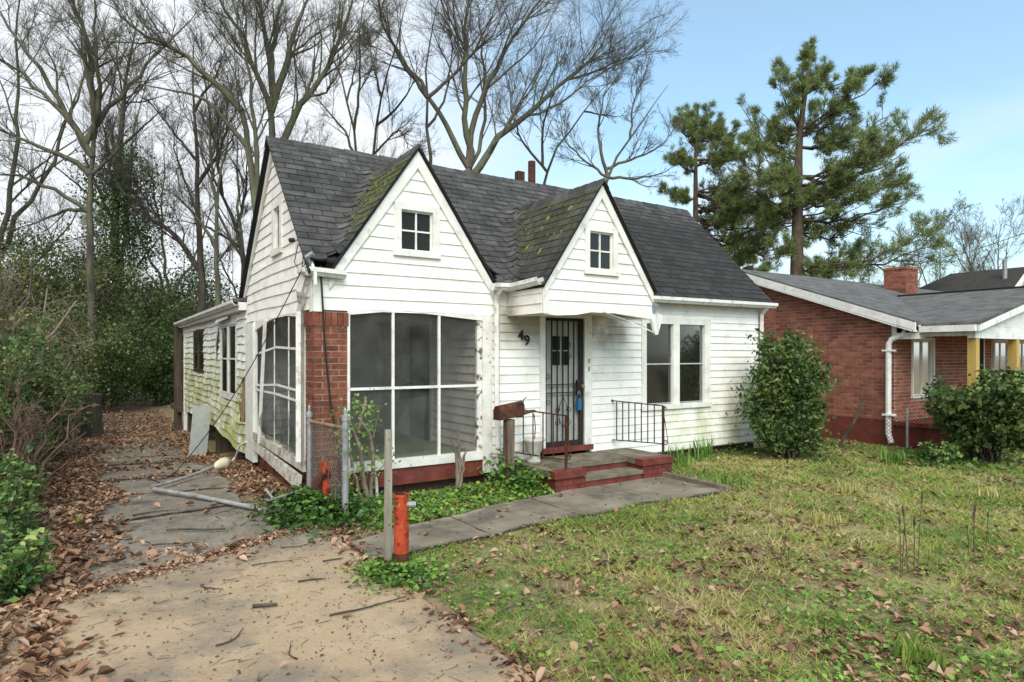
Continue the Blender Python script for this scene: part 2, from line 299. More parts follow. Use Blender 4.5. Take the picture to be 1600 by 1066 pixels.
def rag(n, amp, seed):                              # ragged 1-D edge
    r = np.random.default_rng(seed); e = r.normal(size=n) * .5
    e += np.interp(np.arange(n), np.linspace(0, n, 7), r.normal(size=7)); return amp * e
def slab(name, mat, parent, xl, xr, y0, y1, off, tilt, seed, nu=26, nv=26, amp=.025):
    """concrete slab: xl/xr functions of y, y0/y1 functions of u (0..1)"""
    u = np.linspace(0, 1, nu); v = np.linspace(0, 1, nv)
    e0, e1, el, er = rag(nu, amp, seed), rag(nu, amp, seed + 1), rag(nv, amp, seed + 2), rag(nv, amp, seed + 3)
    Y = (y0(u) + e0)[:, None] * (1 - v)[None] + (y1(u) + e1)[:, None] * v[None]
    X = (xl(Y) + el[None]) * (1 - u)[:, None] + (xr(Y) + er[None]) * u[:, None]
    Z = gz(X, Y) + off + tilt[0] * (u[:, None] - .5) + tilt[1] * (v[None] - .5)
    top = np.stack([X, Y, Z], -1).reshape(-1, 3)
    i = (np.arange(nu - 1)[:, None] * nv + np.arange(nv - 1)[None]).ravel()
    F = [np.stack([i, i + nv, i + nv + 1, i + 1], -1)]
    ring = np.concatenate([np.arange(nu) * nv, (nu - 1) * nv + np.arange(1, nv), np.arange(nu - 2, -1, -1) * nv + nv - 1, np.arange(nv - 2, 0, -1)])
    low = top[ring] - [0, 0, .14]; n = len(top); m = len(ring); k = np.arange(m)
    F.append(np.stack([ring, n + k, n + (k + 1) % m, np.roll(ring, -1)], -1)[:, ::-1])
    return npobj(name, np.concatenate([top, low]), F, mat, parent)
drive = bpy.data.objects.new('driveway', None); link(drive, None, (-1.3, -2, 0)); tag(drive, kind='structure')
cst = lambda c: (lambda u: np.full_like(u, c))
lin = lambda a, b: (lambda u: a + (b - a) * u)
slab('concrete_slab', m_drive, drive, cst(-2.75), cst(-.2), cst(-12.5), lin(-2.1, -1.05), .028, (0, 0), 1, 30, 90)
sp = [(-2.06, -1.01, .35, .62, m_drive), (.38, .66, 2.05, 1.75, m_drive), (2.09, 1.8, 3.25, 3.0, m_drive), (3.32, 3.05, 4.9, 5.1, m_drive), (4.98, 5.16, 6.6, 6.9, m_drive), (6.7, 7.0, 8.6, 8.3, m_drive), (8.8, 8.5, 11, 11.2, m_drive)]
for k, (a, b, c, d, mt) in enumerate(sp):
    slab('concrete_slab', mt, drive, cst(-2.35 + .12 * (k % 3)), cst(-.62 - .1 * (k % 2)), lin(a, b), lin(c, d), .014 + .008 * (k % 2), (random.uniform(-.02, .02), random.uniform(-.015, .015)), 20 + 5 * k, 22, 22, .035)
YN = lambda x: np.interp(x, [-.2, .2, 1.5, 3.4, 5], [-2.45, -2.45, -2.35, -2.22, -2.28])
YF = lambda x: np.interp(x, [-.2, .6, 1.8, 2.9, 3.3, 5.1], [-1.85, -1.58, -1.32, -1.1, -1.02, -1.02])
def walk_slab(x0, x1, seed):
    nu, nv = 30, 14; u = np.linspace(0, 1, nu); v = np.linspace(0, 1, nv); X = np.broadcast_to((x0 + (x1 - x0) * u)[:, None], (nu, nv)) + rag(nv, .006, seed)[None]
    Y = (YN(X) + rag(nu, .02, seed + 1)[:, None]) * (1 - v) + (YF(X) + rag(nu, .02, seed + 2)[:, None]) * v
    top = np.stack([X, Y, gz(X, Y) + .03], -1).reshape(-1, 3); i = (np.arange(nu - 1)[:, None] * nv + np.arange(nv - 1)[None]).ravel()
    ring = np.concatenate([np.arange(nu) * nv, (nu - 1) * nv + np.arange(1, nv), np.arange(nu - 2, -1, -1) * nv + nv - 1, np.arange(nv - 2, 0, -1)])
    n, m = len(top), len(ring); k = np.arange(m)
    return npobj('concrete_slab', np.concatenate([top, top[ring] - [0, 0, .12]]), [np.stack([i, i + nv, i + nv + 1, i + 1], -1), np.stack([np.roll(ring, -1), n + (k + 1) % m, n + k, ring], -1)], m_walk, walk)
walk = bpy.data.objects.new('front_path', None); link(walk, None, (2.4, -1.8, 0)); tag(walk, kind='structure')
for k, (a, b) in enumerate([(-.18, 1.15), (1.16, 2.45), (2.46, 3.75), (3.76, 5.0)]): walk_slab(a, b, 60 + 4 * k)
MB().bar((5.06, -1.06, .03), (5.0, -2.3, .03), .09, .1).go('kerb_edge', m_cement, walk)

# ------------------------------------------------------------------ the cottage
H = thing('cottage', (4.4, 2, 0), 'run-down white cottage with two steep front gables, dark shingle roof and screened porch', 'house')
FP = lambda u, z, o: (u, -o, z)
LP = lambda u, z, o: (-o, u, z)
EP = lambda u, z, o: (u, -.9 - o, z)
def mbox(m, P, u0, u1, z0, z1, o0, o1):
    return m.hexa([P(u0, z0, o0), P(u1, z0, o0), P(u1, z0, o1), P(u0, z0, o1), P(u0, z1, o0), P(u1, z1, o0), P(u1, z1, o1), P(u0, z1, o1)])
def B(P, *a): return mbox(MB(), P, *a)
def siding(parent, P, z0, z1, ex, bounds, holes=(), mat=m_siding, seg=None, dsp=None, lip=.016, name='siding_board'):
    out = []; k = 0; zb = z0
    while zb < z1 - .01:
        zt = min(zb + ex, z1)
        cuts = sorted({zb, zt} | {h for hl in holes for h in hl[2:] if zb + .004 < h < zt - .004})
        for a, b in zip(cuts[:-1], cuts[1:]):
            (l0, r0), (l1, r1) = bounds(a), bounds(b); iv = [(l0, r0, l1, r1)]
            for h0, h1, hz0, hz1 in holes:
                if hz0 <= (a + b) / 2 <= hz1:
                    nv = []
                    for (l0, r0, l1, r1) in iv:
                        if h1 <= l0 or h0 >= r0: nv.append((l0, r0, l1, r1)); continue
                        if h0 > l0: nv.append((l0, h0, l1, h0))
                        if h1 < r0: nv.append((h1, r0, h1, r1))
                    iv = nv
            for (l0, r0, l1, r1) in iv:
                if r0 - l0 < .02: continue
                if r1 - l1 < .001: l1 = r1 = (l1 + r1) / 2; r1 += .001
                n = max(1, int((r0 - l0) / seg)) if seg else 1
                oa, ob = lip * (zt - a) / ex + .003, lip * (zt - b) / ex + .003
                m = MB(); V = []
                for i in range(n + 1):
                    t = i / n; ua, ub = l0 + (r0 - l0) * t, l1 + (r1 - l1) * t
                    da = dsp(ua, a) if dsp else (0, 0); db = dsp(ub, b) if dsp else (0, 0)
                    V += [P(ua, a + da[1], -.002), P(ua, a + da[1], oa + da[0]), P(ub, b + db[1], ob + db[0]), P(ub, b + db[1], -.002)]
                Fc = []
                for i in range(n):
                    q = 4 * i
                    for c in range(4): Fc.append((q + c, q + (c + 1) % 4, q + 4 + (c + 1) % 4, q + 4 + c))
                Fc += [(0, 1, 2, 3), (4 * n + 3, 4 * n + 2, 4 * n + 1, 4 * n)]
                out.append(m.add(V, Fc))
        zb = zt; k += 1
    pieces(name, out, mat, parent)
# front wall right of the porch
fw_ = MB()
for (a, b, c, d) in [(2.44, 3.47, .16, 2.86), (4.46, 5.62, .16, 2.86), (7.34, 8.84, .16, 2.86), (3.47, 4.46, 2.54, 2.86), (5.62, 7.34, .16, .94), (5.62, 7.34, 2.5, 2.86)]: mbox(fw_, FP, a, b, c, d, -.12, 0)
wall_f = fw_.go('wall', m_trim, H)
siding(wall_f, FP, .18, 2.72, .128, lambda z: (2.60, 8.80), [(3.45, 4.48, -1, 2.56), (5.6, 7.36, .9, 2.54)], seg=.9, dsp=lambda u, z: (.0015 * math.sin(3.1 * u + 9 * z), .002 * math.sin(2.3 * u + 5 * z)))
B(FP, 2.61, 8.8, 2.72, 2.86, 0, .012).go('frieze_board', m_trim, wall_f)
# gable over the porch
g1w = MB().prism([(.1, .45, 2.6), (2.6, .45, 2.6), (2.6, .45, 2.97), (1.4, .45, 4.66), (.2, .45, 2.97), (.1, .45, 2.97)], (0, .1, 0)).go('gable_wall', m_trim, H)
def gb1(z): return (.0, 2.6) if z <= 2.93 else (1.4 - (4.73 - z) / 1.46 + .03, 1.4 + (4.73 - z) / 1.46 - .03)
siding(g1w, FP, 2.455, 4.6, .165, gb1, [(1.06, 1.73, 3.22, 3.95)], seg=.7, dsp=lambda u, z: (.002 * math.sin(2.7 * u + 7 * z), .0025 * math.sin(1.9 * u + 4 * z)))
# entry gable box
g2w = MB().prism([(2.9, -.46, 2.56), (4.92, -.46, 2.56), (4.92, -.46, 2.88), (3.91, -.46, 4.36), (2.9, -.46, 2.88)], (0, .08, 0)).go('gable_wall', m_trim, H)
def gb2(z): return (2.87, 4.95) if z <= 2.86 else (3.91 - (4.43 - z) / 1.47 + .03, 3.91 + (4.43 - z) / 1.47 - .03)
siding(g2w, EP, 2.5, 4.32, .15, gb2, [(3.6, 4.23, 3.05, 3.77)], seg=.7, dsp=lambda u, z: (.002 * math.sin(2.7 * u + 7 * z), .003 * math.sin(2.9 * u + 4 * z)))
SP_ = lambda u, z, o: (2.87 - o, u, z)
sb_ = B(SP_, -.898, -.02, 2.46, 2.88, -.03, 0).go('box_side', m_trim, H); siding(sb_, SP_, 2.46, 2.86, .14, lambda z: (-.89, -.03))
SQ_ = lambda u, z, o: (4.95 + o, u, z)
sq_ = B(SQ_, -.898, -.02, 2.52, 2.86, -.03, 0).go('box_side', m_trim, H); siding(sq_, SQ_, 2.52, 2.84, .14, lambda z: (-.89, -.03))
B(EP, 2.86, 2.96, 2.46, 2.92, .016, .03).go('corner_board', m_trim, H)
lo_edge = [(2.87, 2.45), (3.1, 2.435), (3.45, 2.455), (3.9, 2.53), (4.3, 2.49), (4.7, 2.455), (4.95, 2.43)]
MB().prism([EP(u, z, .02) for u, z in lo_edge] + [EP(4.95, 2.56, .02), EP(2.87, 2.56, .02)], (0, .012, 0)).go('fascia_sheet', m_siding, H)
so = MB(); V = []
for (u, z), zb in zip(lo_edge, [2.46, 2.46, 2.5, 2.54, 2.54, 2.52, 2.5]): V += [(u, -.905, z), (u, -.45, (z + zb) / 2 - .01 * (u > 4.2)), (u, -.01, zb)]
so.add(V, [(3 * i + j, 3 * i + j + 1, 3 * i + 4 + j, 3 * i + 3 + j) for i in range(6) for j in range(2)]).go('sagging_soffit', m_peel, H)
MB().prism([(4.9, -.93, 2.5), (5.0, -.93, 2.5), (5.03, -.96, 2.2), (4.97, -.97, 2.19)], (.0, .05, .01)).go('broken_trim', m_peel, H)
MB().prism([(4.99, -.96, 2.2), (5.05, -.94, 2.2), (5.26, -.85, 2.5), (5.18, -.86, 2.53)], (.0, .06, .015)).go('broken_trim', m_peel, H)
MB().prism([(4.93, -.9, 2.52), (5.1, -.84, 2.55), (5.22, -.8, 2.68), (4.95, -.88, 2.72)], (.01, .3, .0)).go('broken_trim', m_galv, H)
MB().prism([(3.93, -.93, 2.52), (4.4, -.93, 2.40), (4.96, -.95, 2.22), (5.0, -.62, 2.36), (4.4, -.5, 2.46)], (0, 0, .006)).go('hanging_sheet', m_trim, H)
# left wall: main gable and rear wing
lw_ = MB().prism([(.45, .05, 2.6), (.45, 4.1, 2.6), (.45, 4.1, 3.0), (.45, 2.07, 5.05), (.45, .05, 3.0)], (.1, 0, 0)).go('gable_wall', m_trim, H)
def gbl(z): return (.02, 4.12) if z < 3.0 else (2.07 - (5.14 - z) + .03, 2.07 + (5.14 - z) - .03)
siding(lw_, LP, 2.45, 5.0, .165, gbl, [(1.54, 2.14, 3.37, 4.2)], seg=.35, dsp=lambda u, z: (.012 * max(0, math.sin(3.7 * u + 5 * z)) * (z < 3.3), .012 * math.sin(2.1 * u + 3 * z) * (z < 3.4)))
ww_ = MB()
for (a, b, c, d) in [(4.1, 5.1, .3, 2.76), (7.0, 9.5, .3, 2.76), (11.4, 13.6, .3, 2.76), (5.1, 7.0, .3, 1.05), (5.1, 7.0, 2.55, 2.76), (9.5, 11.4, .3, 1.44), (9.5, 11.4, 2.48, 2.76)]: mbox(ww_, LP, a, b, c, d, -.12, -.02)
wall_l = ww_.go('wall', m_ply, H)
def sag(u, z):
    k = smooth01(8.5, 4.6, u) * smooth01(1.3, .3, z); e = smooth01(10, 13, u) * smooth01(1, .3, z)
    return (.009 * math.sin(2.1 * u + 6.3 * z) + .006 * math.sin(5.7 * u + 15 * z) + .02 * k, -.16 * k * (1 + .25 * math.sin(3 * u)) - .05 * e + .012 * math.sin(4.3 * u + 3 * z))
siding(wall_l, LP, .28, 2.7, .15, lambda z: (4.14, 13.4), [(5.04, 7.06, .98, 2.62), (9.44, 11.44, 1.4, 2.52), (4.14, 4.85, .75, 1.05), (4.14, 4.62, 1.05, 1.45)], m_siding_old, seg=.28, dsp=sag, lip=.03)
MB().prism([(-.012, 4.25, 1.5), (-.012, 4.9, .98), (-.012, 4.75, .72), (-.012, 4.4, .66)], (.01, 0, 0)).go('bare_sheathing', m_ply, H)
MB().prism([(-.035, 4.05, 2.42), (-.035, 4.3, 2.42), (-.035, 4.2, 2.1), (-.05, 4.12, 1.95)], (.008, 0, 0)).go('torn_siding', m_siding_old, H)
MB().prism([(-.03, 7.1, 2.6), (-.10, 7.0, 2.25), (-.06, 7.3, 1.7), (-.03, 7.5, 2.1)], (.006, 0, .004)).go('torn_siding', m_siding_old, H)
MB().prism([(-.03, 6.0, 2.72), (-.1, 5.6, 2.6), (-.14, 6.9, 2.55), (-.05, 7.2, 2.68)], (.006, 0, .004)).go('torn_siding', m_siding_old, H)
# back and right shells, crawl space
MB().box((8.72, .0, .1), (8.84, 4.1, 3.0)).go('wall', m_trim, H)
MB().prism([(8.84, .01, 3.0), (8.84, 4.13, 3.0), (8.84, 2.07, 5.06)], (-.1, 0, 0)).go('gable_wall', m_trim, H)
MB().box((8.2, 4.1, .1), (8.3, 13.5, 2.8)).go('wall', m_trim, H); MB().box((0.02, 13.4, .1), (8.3, 13.5, 2.8)).go('wall', m_trim, H)
MB().box((2.44, 3.98, .1), (8.7, 4.08, 2.9)).go('wall', m_dark, H)
MB().box((.6, 4.2, -.8), (.7, 13.4, .4)).go('crawl_space', m_found, H)
MB().box((2.5, .1, -.3), (8.8, .2, .17)).go('foundation', m_found, H); MB().box((8.7, .2, -.3), (8.8, 4, .17)).go('foundation', m_found, H)
MB().box((.0, .14, -.3), (2.5, .24, .16)).go('foundation', m_found, H); MB().box((.08, .3, -.3), (.18, 4.1, .12)).go('foundation', m_found, H)
bl = []
for c in range(6):
    y = .45 + (.11 if c % 2 else 0)
    while y < 3.9:
        bl.append(MB().box((.055 + random.uniform(0, .012), y, -.1 + c * .0775), (.09, min(y + .2, 4), -.034 + c * .0775))); y += .211
pieces('brick', bl, m_brick, H)
for y in (5.4, 7.9, 10.6, 13.1): MB().box((.06, y, -.75), (.36, y + .22, .36)).go('pier', m_darkwood, H)
MB().box((.02, 4.1, .2), (.3, 13.4, .3)).go('sill_beam', m_darkwood, H)
B(LP, 13.35, 13.5, -.6, 2.78, -.05, .04).go('corner_post', m_trim, H); MB().box((-.25, 13.75, -.6), (-.05, 13.95, 2.7)).go('corner_post', m_darkwood, H); MB().box((-.2, 13.5, .15), (3, 15.5, .3)).go('rear_deck', m_darkwood, H)
# porch shell
MB().box((.02, .02, .36), (2.42, 4.0, .44)).go('porch_floor', m_floor, H)
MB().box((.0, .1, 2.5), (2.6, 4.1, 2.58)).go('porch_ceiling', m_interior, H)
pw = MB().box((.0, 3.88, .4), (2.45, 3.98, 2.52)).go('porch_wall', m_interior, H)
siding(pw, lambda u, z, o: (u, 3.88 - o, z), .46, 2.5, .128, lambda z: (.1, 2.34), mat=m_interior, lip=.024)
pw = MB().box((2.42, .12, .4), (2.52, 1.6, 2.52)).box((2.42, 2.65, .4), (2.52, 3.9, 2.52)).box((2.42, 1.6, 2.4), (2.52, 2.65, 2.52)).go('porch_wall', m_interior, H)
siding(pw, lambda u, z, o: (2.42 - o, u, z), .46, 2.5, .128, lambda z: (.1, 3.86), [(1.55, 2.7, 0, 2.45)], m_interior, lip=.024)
MB().box((2.30, 3.74, .45), (2.40, 3.86, 2.5)).go('corner_board', m_interior, H)
MB().box((2.47, 1.62, .44), (2.51, 2.63, 2.4)).go('porch_door', m_dark, H)
for y in (1.56, 2.62): MB().box((2.38, y, .44), (2.44, y + .08, 2.45)).go('door_casing', m_interior, H)
MB().prism([(2.2, 1.7, 1.5), (2.3, 2.55, 1.35), (1.75, 2.0, .46), (1.6, 1.5, .46)], (.008, 0, .003)).go('loose_screen', m_screen, H)
MB().prism([(.95, .5, 1.15), (1.7, .35, 1.3), (1.75, .55, .46), (1.1, .75, .46)], (.008, .01, .003)).go('loose_screen', m_screen, H)
MB().prism([(.3, 3.2, 1.2), (1.3, 3.4, 1.0), (1.5, 3.0, .46), (.3, 2.7, .46)], (.008, .01, .003)).go('loose_screen', m_screen, H)
# porch front: sill, posts, muntins, screens
B(FP, .42, 2.44, .37, .49, -.06, .05).go('porch_sill', m_peel, H); B(FP, .42, 2.44, .14, .37, -.05, .02).go('skirt_board', m_redpaint, H)
B(FP, 2.43, 2.585, .17, 2.47, -.08, .028).go('porch_post', m_peel, H); B(FP, 2.35, 2.43, .46, 2.43, -.06, .0).go('jamb', m_peelrust, H)
MB().prism([FP(.43, 2.40, .02), FP(1.1, 2.475, .02), FP(1.3, 2.47, .02), FP(2.45, 2.38, .02), FP(2.45, 2.47, .02), FP(.43, 2.47, .02)], (0, .06, 0)).go('porch_header', m_trim, H)
fx, fzs = [.44, 1.05, 1.735, 2.36], [.49, 1.44, 2.46]
for x in fx[:1] + fx[1:3]: B(FP, x - .017, x + .017, .49, 2.46, -.02, .016).go('screen_muntin', m_trim, H)
B(FP, .44, 2.36, 1.425, 1.46, -.018, .02).go('screen_rail', m_trim, H)
def cloth(P, u0, u1, z0, z1, o, amp, seed, name='insect_screen', parent=H, n=9):
    r = np.random.default_rng(seed); a, b, c = r.uniform(0, 6, 3); V = []
    for i in range(n):
        for j in range(n):
            s, t = i / (n - 1), j / (n - 1); u, z = u0 + (u1 - u0) * s, z0 + (z1 - z0) * t
            d = amp * math.sin(math.pi * s) * math.sin(math.pi * t) * (.5 + math.sin(5 * s + a) * math.sin(4 * t + b) + .5 * math.sin(11 * s + 5 * t + c)); V.append(P(u, z, o + d))
    m = MB(); m.add(V, [(i * n + j, i * n + j + 1, (i + 1) * n + j + 1, (i + 1) * n + j) for i in range(n - 1) for j in range(n - 1)]); return m.go(name, m_screen, parent, True)
for i in range(3):
    for j in range(2): cloth(FP, fx[i], fx[i + 1], fzs[j], fzs[j + 1], -.02, .035, 5 + i * 2 + j, n=15)
# porch left side
ly = [.47, 1.2, 2.05, 3.3]; lz = [.5, 1.28, 1.42, 1.98, 2.44]
B(LP, .44, .5, .5, 2.44, -.03, .008).go('jamb', m_trim, H)
for y in ly[1:3] + [3.36]: MB().bar(LP(y + random.uniform(-.04, .04), .5, .01), LP(y, 2.42, .01), .012, .028).go('screen_muntin', m_trim, H)
for z, t in ((1.28, .05), (1.42, -.02), (1.98, -.06)):
    MB().bar(LP(.48, z - .02, .015), LP(1.9, z + .02, .02), .012, .032).go('screen_rail', m_trim, H); MB().bar(LP(1.88, z + .02, .02), LP(3.4, z - .03 + t, .015), .012, .032).go('screen_rail', m_trim, H)
for i in range(3):
    for j in range(4): cloth(LP, ly[i], ly[i + 1], lz[j], lz[j + 1], -.02, .09 if j == 0 else .045, 40 + i * 4 + j, n=15)
cloth(LP, .6, 1.5, .52, 1.1, .03, .12, 77, 'loose_screen'); cloth(LP, 2.0, 2.6, .55, 1.25, .03, .1, 79, 'loose_screen')
B(LP, 3.42, 4.06, .06, 2.43, -.03, .05).go('porch_post', m_trim, H)
MB().bar(LP(2.9, .45, .06), LP(2.5, 2.44, .05), .05, .02).go('leaning_batten', m_trim, H)
MB().prism([LP(.4, .36, .03), LP(3.45, .46, .05), LP(3.45, .58, .05), LP(.4, .50, .03)], (.12, 0, .01)).go('porch_sill', m_rotwood, H)
MB().prism([LP(.5, .12, .08), LP(3.4, .30, .06), LP(3.4, .43, .05), LP(.5, .30, .06)], (.05, 0, .0)).go('skirt_board', m_rotwood, H)
MB().prism([LP(.42, 2.38, .02), LP(1.6, 2.46, .02), LP(2.3, 2.42, .03), LP(3.5, 2.28, .02), LP(3.5, 2.47, .02), LP(.42, 2.47, .02)], (.05, 0, 0)).go('porch_header', m_trim, H)
# brick corner column
colm = MB().box((.006, .006, -.2), (.424, .364, 2.44)).go('brick_column', m_mortar, H)
bk = []
def brick(a, b): j = lambda: random.uniform(-.003, .003); bk.append(MB().box((a[0] + j(), a[1] + j(), a[2]), (b[0] + j(), b[1] + j(), b[2])))
for c in range(29):
    z = .0 + c * .0775; t = z + .066
    if c % 2 == 0:
        brick((0, 0, z), (.208, .1, t)); brick((.22, 0, z), (.43, .1, t)); brick((0, .112, z), (.1, .37, t)); brick((.33, .112, z), (.43, .37, t))
    else:
        brick((0, 0, z), (.1, .205, t)); brick((.112, 0, z), (.31, .1, t)); brick((.322, 0, z), (.43, .1, t)); brick((0, .217, z), (.1, .37, t))
for k in range(6): x = -.018 + k * .078; brick((x, -.018, 2.255), (x + .066, .09, 2.425))
for k in range(4): y = .10 + k * .078; brick((-.018, y, 2.255), (.09, y + .066, 2.425))
pieces('brick', bk, m_brick, colm)
B(FP, -.02, .1, 2.43, 2.95, .018, .03).go('corner_board', m_trim, H); B(LP, 0, .1, 2.43, 2.95, .018, .03).go('corner_board', m_trim, H)

# windows
def window(P, u0, u1, z0, z1, cas, panes, parent=H, depth=.1, mat=m_trim, back=m_dark, glass=m_glass, sw=.022, flush=0, smat=None):
    """panes: list of (u0,u1,z0,z1,nx,nz) sashes inside the casing"""
    P_ = P
    if flush: P = lambda u, z, o: P_(u, z, o if o < 0 else o * .35)
    f = MB(); mbox(f, P, u0, u1, z1 - cas, z1, -depth, .035); mbox(f, P, u0, u0 + cas, z0 + cas * .8, z1 - cas, -depth, .034); mbox(f, P, u1 - cas, u1, z0 + cas * .8, z1 - cas, -depth, .034)
    w = f.go('window', mat, parent); B(P, u0 - .015, u1 + .015, z0, z0 + cas * .8, -depth, .055).go('sill', mat, w)
    if flush: P = lambda u, z, o: P_(u, z, o + .028 if o > -.2 else o)
    for (a, b, c, d, n1, n2) in panes:
        s = MB(); t = sw
        for q in ((a, b, c, c + t), (a, b, d - t, d), (a, a + t, c + t, d - t), (b - t, b, c + t, d - t)): mbox(s, P, *q, -.06, -.01)
        s.go('sash', smat or mat, w)
        for i in range(1, n1): x = a + (b - a) * i / n1; B(P, x - .011, x + .011, c + t, d - t, -.05, -.012).go('muntin', mat, w)
        for i in range(1, n2): z = c + (d - c) * i / n2; B(P, a + t, b - t, z - .011, z + .011, -.052, -.014).go('muntin', mat, w)
        for i in range(n1):
            for j in range(n2): B(P, a + (b - a) * i / n1 + .004, a + (b - a) * (i + 1) / n1 - .004, c + (d - c) * j / n2 + .004, c + (d - c) * (j + 1) / n2 - .004, -.036, -.03).go('pane', glass, w)
        B(P, a - .02, b + .02, c - .02, d + .02, -.42, -.4).go('room_backing', back, w)
    return w
window(FP, 1.06, 1.73, 3.22, 3.95, .1, [(1.16, 1.63, 3.3, 3.85, 2, 2)])
window(EP, 3.6, 4.23, 3.05, 3.77, .09, [(3.69, 4.14, 3.13, 3.68, 2, 2)])
window(LP, 1.54, 2.14, 3.37, 4.2, .12, [(1.66, 2.02, 3.48, 4.08, 1, 1)])
wf = window(FP, 5.6, 7.36, .92, 2.54, .11, [(5.71, 6.37, 1.02, 1.72, 1, 1), (5.71, 6.37, 1.72, 2.43, 1, 1), (6.53, 7.2, 1.02, 1.72, 1, 1), (6.53, 7.2, 1.72, 2.43, 1, 1)], back=m_dark, sw=.011, smat=m_panel)
B(FP, 6.37, 6.53, 1.0, 2.43, -.1, .033).go('mullion', m_trim, wf); B(FP, 7.2, 7.26, 1.0, 2.43, -.1, .03).go('jamb', m_trim, wf)
for a in (5.71, 6.53):
    for i in range(1, 4): B(FP, a + .165 * i - .006, a + .165 * i + .006, 1.05, 2.4, -.16, -.15).go('window_bar', m_greywood, wf)
    for z in (1.35, 2.1): B(FP, a, a + .66, z, z + .012, -.162, -.152).go('window_bar', m_greywood, wf)
wl = window(LP, 5.04, 7.06, .98, 2.62, .14, [(5.2, 5.98, 1.1, 1.8, 1, 1), (5.2, 5.98, 1.8, 2.46, 1, 1), (6.12, 6.9, 1.1, 1.8, 1, 1), (6.12, 6.9, 1.8, 2.46, 1, 1)], back=m_curtain, sw=.015, flush=1)
B(LP, 5.98, 6.12, 1.1, 2.46, -.1, .022).go('mullion', m_trim, wl)
wr = window(LP, 9.44, 11.44, 1.4, 2.52, .07, [(9.52, 10.4, 1.48, 2.44, 1, 2), (10.46, 11.36, 1.48, 2.44, 1, 2)], mat=m_darkwood, flush=1)
B(LP, 10.4, 10.46, 1.48, 2.44, -.1, .03).go('mullion', m_darkwood, wr)

# front door with iron gate
cs = MB(); mbox(cs, FP, 3.45, 3.55, .42, 2.56, -.12, .036); mbox(cs, FP, 4.33, 4.48, .42, 2.56, -.12, .036); mbox(cs, FP, 3.55, 4.33, 2.47, 2.56, -.12, .034)
dr = B(FP, 3.55, 4.33, .44, 2.47, -.11, -.07).go('door', m_door, H); cs.go('door_casing', m_trim, H)
for a in (3.75, 3.94):
    for z in (1.72, 1.96): B(FP, a, a + .15, z, z + .22, -.07, -.062).go('door_light', m_dark, dr)
B(FP, 3.47, 4.46, .36, .44, -.1, .1).go('threshold', m_redpaint, dr)
gt = MB(); mbox(gt, FP, 3.55, 3.59, .45, 2.46, -.03, .005); mbox(gt, FP, 4.25, 4.33, .45, 2.46, -.03, .005); mbox(gt, FP, 3.59, 4.25, 2.42, 2.46, -.03, .005); mbox(gt, FP, 3.59, 4.25, .45, .52, -.03, .005)
gate = gt.go('security_gate', m_iron, H)
for i in range(1, 6): x = 3.59 + .66 * i / 6; B(FP, x - .008, x + .008, .52, 2.42, -.02, -.002).go('bar', m_iron, gate)
for z in (1.28, 1.41): B(FP, 3.59, 4.25, z, z + .014, -.022, -.001).go('bar', m_iron, gate)
def spiral(c, r0, turns, a0, sgn, P, o, n=26):
    return [P(c[0] + sgn * r0 * (1 - .75 * t) * math.cos(a0 + turns * 6.28 * t), c[1] + r0 * (1 - .75 * t) * math.sin(a0 + turns * 6.28 * t), o) for t in np.linspace(0, 1, n)]
for (x, z, sg) in [(4.03, 1.02, 1), (3.8, 1.02, -1), (4.03, .82, 1), (3.8, .82, -1), (4.03, 2.05, 1), (4.03, 1.86, 1), (3.62, 1.55, 1), (3.62, 1.15, 1)]:
    MB().tube(spiral((x, z), .055, 1.4, 1.57, sg, FP, .002), .006, 5).go('scroll', m_iron, gate)
for sg in (1, -1): MB().tube([FP(3.915 + sg * .09 * math.sin(math.pi * t), .72 + .5 * t, .002) for t in np.linspace(0, 1, 14)], .006, 5).go('scroll', m_iron, gate)
B(FP, 4.18, 4.3, 1.24, 1.48, -.01, .03).go('lock_plate', m_iron, gate)
MB().tube([FP(4.265, 1.385, .03), FP(4.265, 1.385, .075)], [.022, .03], 10).go('door_knob', m_brass, gate)
lb = MB(); mbox(lb, FP, 4.17, 4.25, 1.0, 1.19, .01, .06); lb.go('lock_box', m_blue, gate)
MB().tube([FP(4.185, 1.18, .035), FP(4.185, 1.27, .035), FP(4.21, 1.3, .035), FP(4.235, 1.27, .035), FP(4.235, 1.18, .035)], .006, 6).go('shackle', m_galv, gate)
for z in (1.62, 1.75): B(FP, 4.4, 4.425, z, z + .07, .036, .045).go('bell_plate', m_brass, H)
# house number
for ch, x, z in (('4', 3.04, 2.11), ('9', 3.15, 2.035)):
    cu = bpy.data.curves.new('digit', 'FONT'); cu.body = ch; cu.size = .21; cu.extrude = .006; cu.offset = .004
    o = bpy.data.objects.new('tmp', cu); COL.objects.link(o); dg = bpy.context.evaluated_depsgraph_get(); me = bpy.data.meshes.new_from_object(o.evaluated_get(dg))
    V = np.array([v.co for v in me.vertices]); fs = [list(p.vertices) for p in me.polygons]; bpy.data.objects.remove(o)
    m = MB(); m.add([(x + p[0], -.036 - p[2], z + p[1]) for p in V], fs); m.go('house_number', m_iron, H)

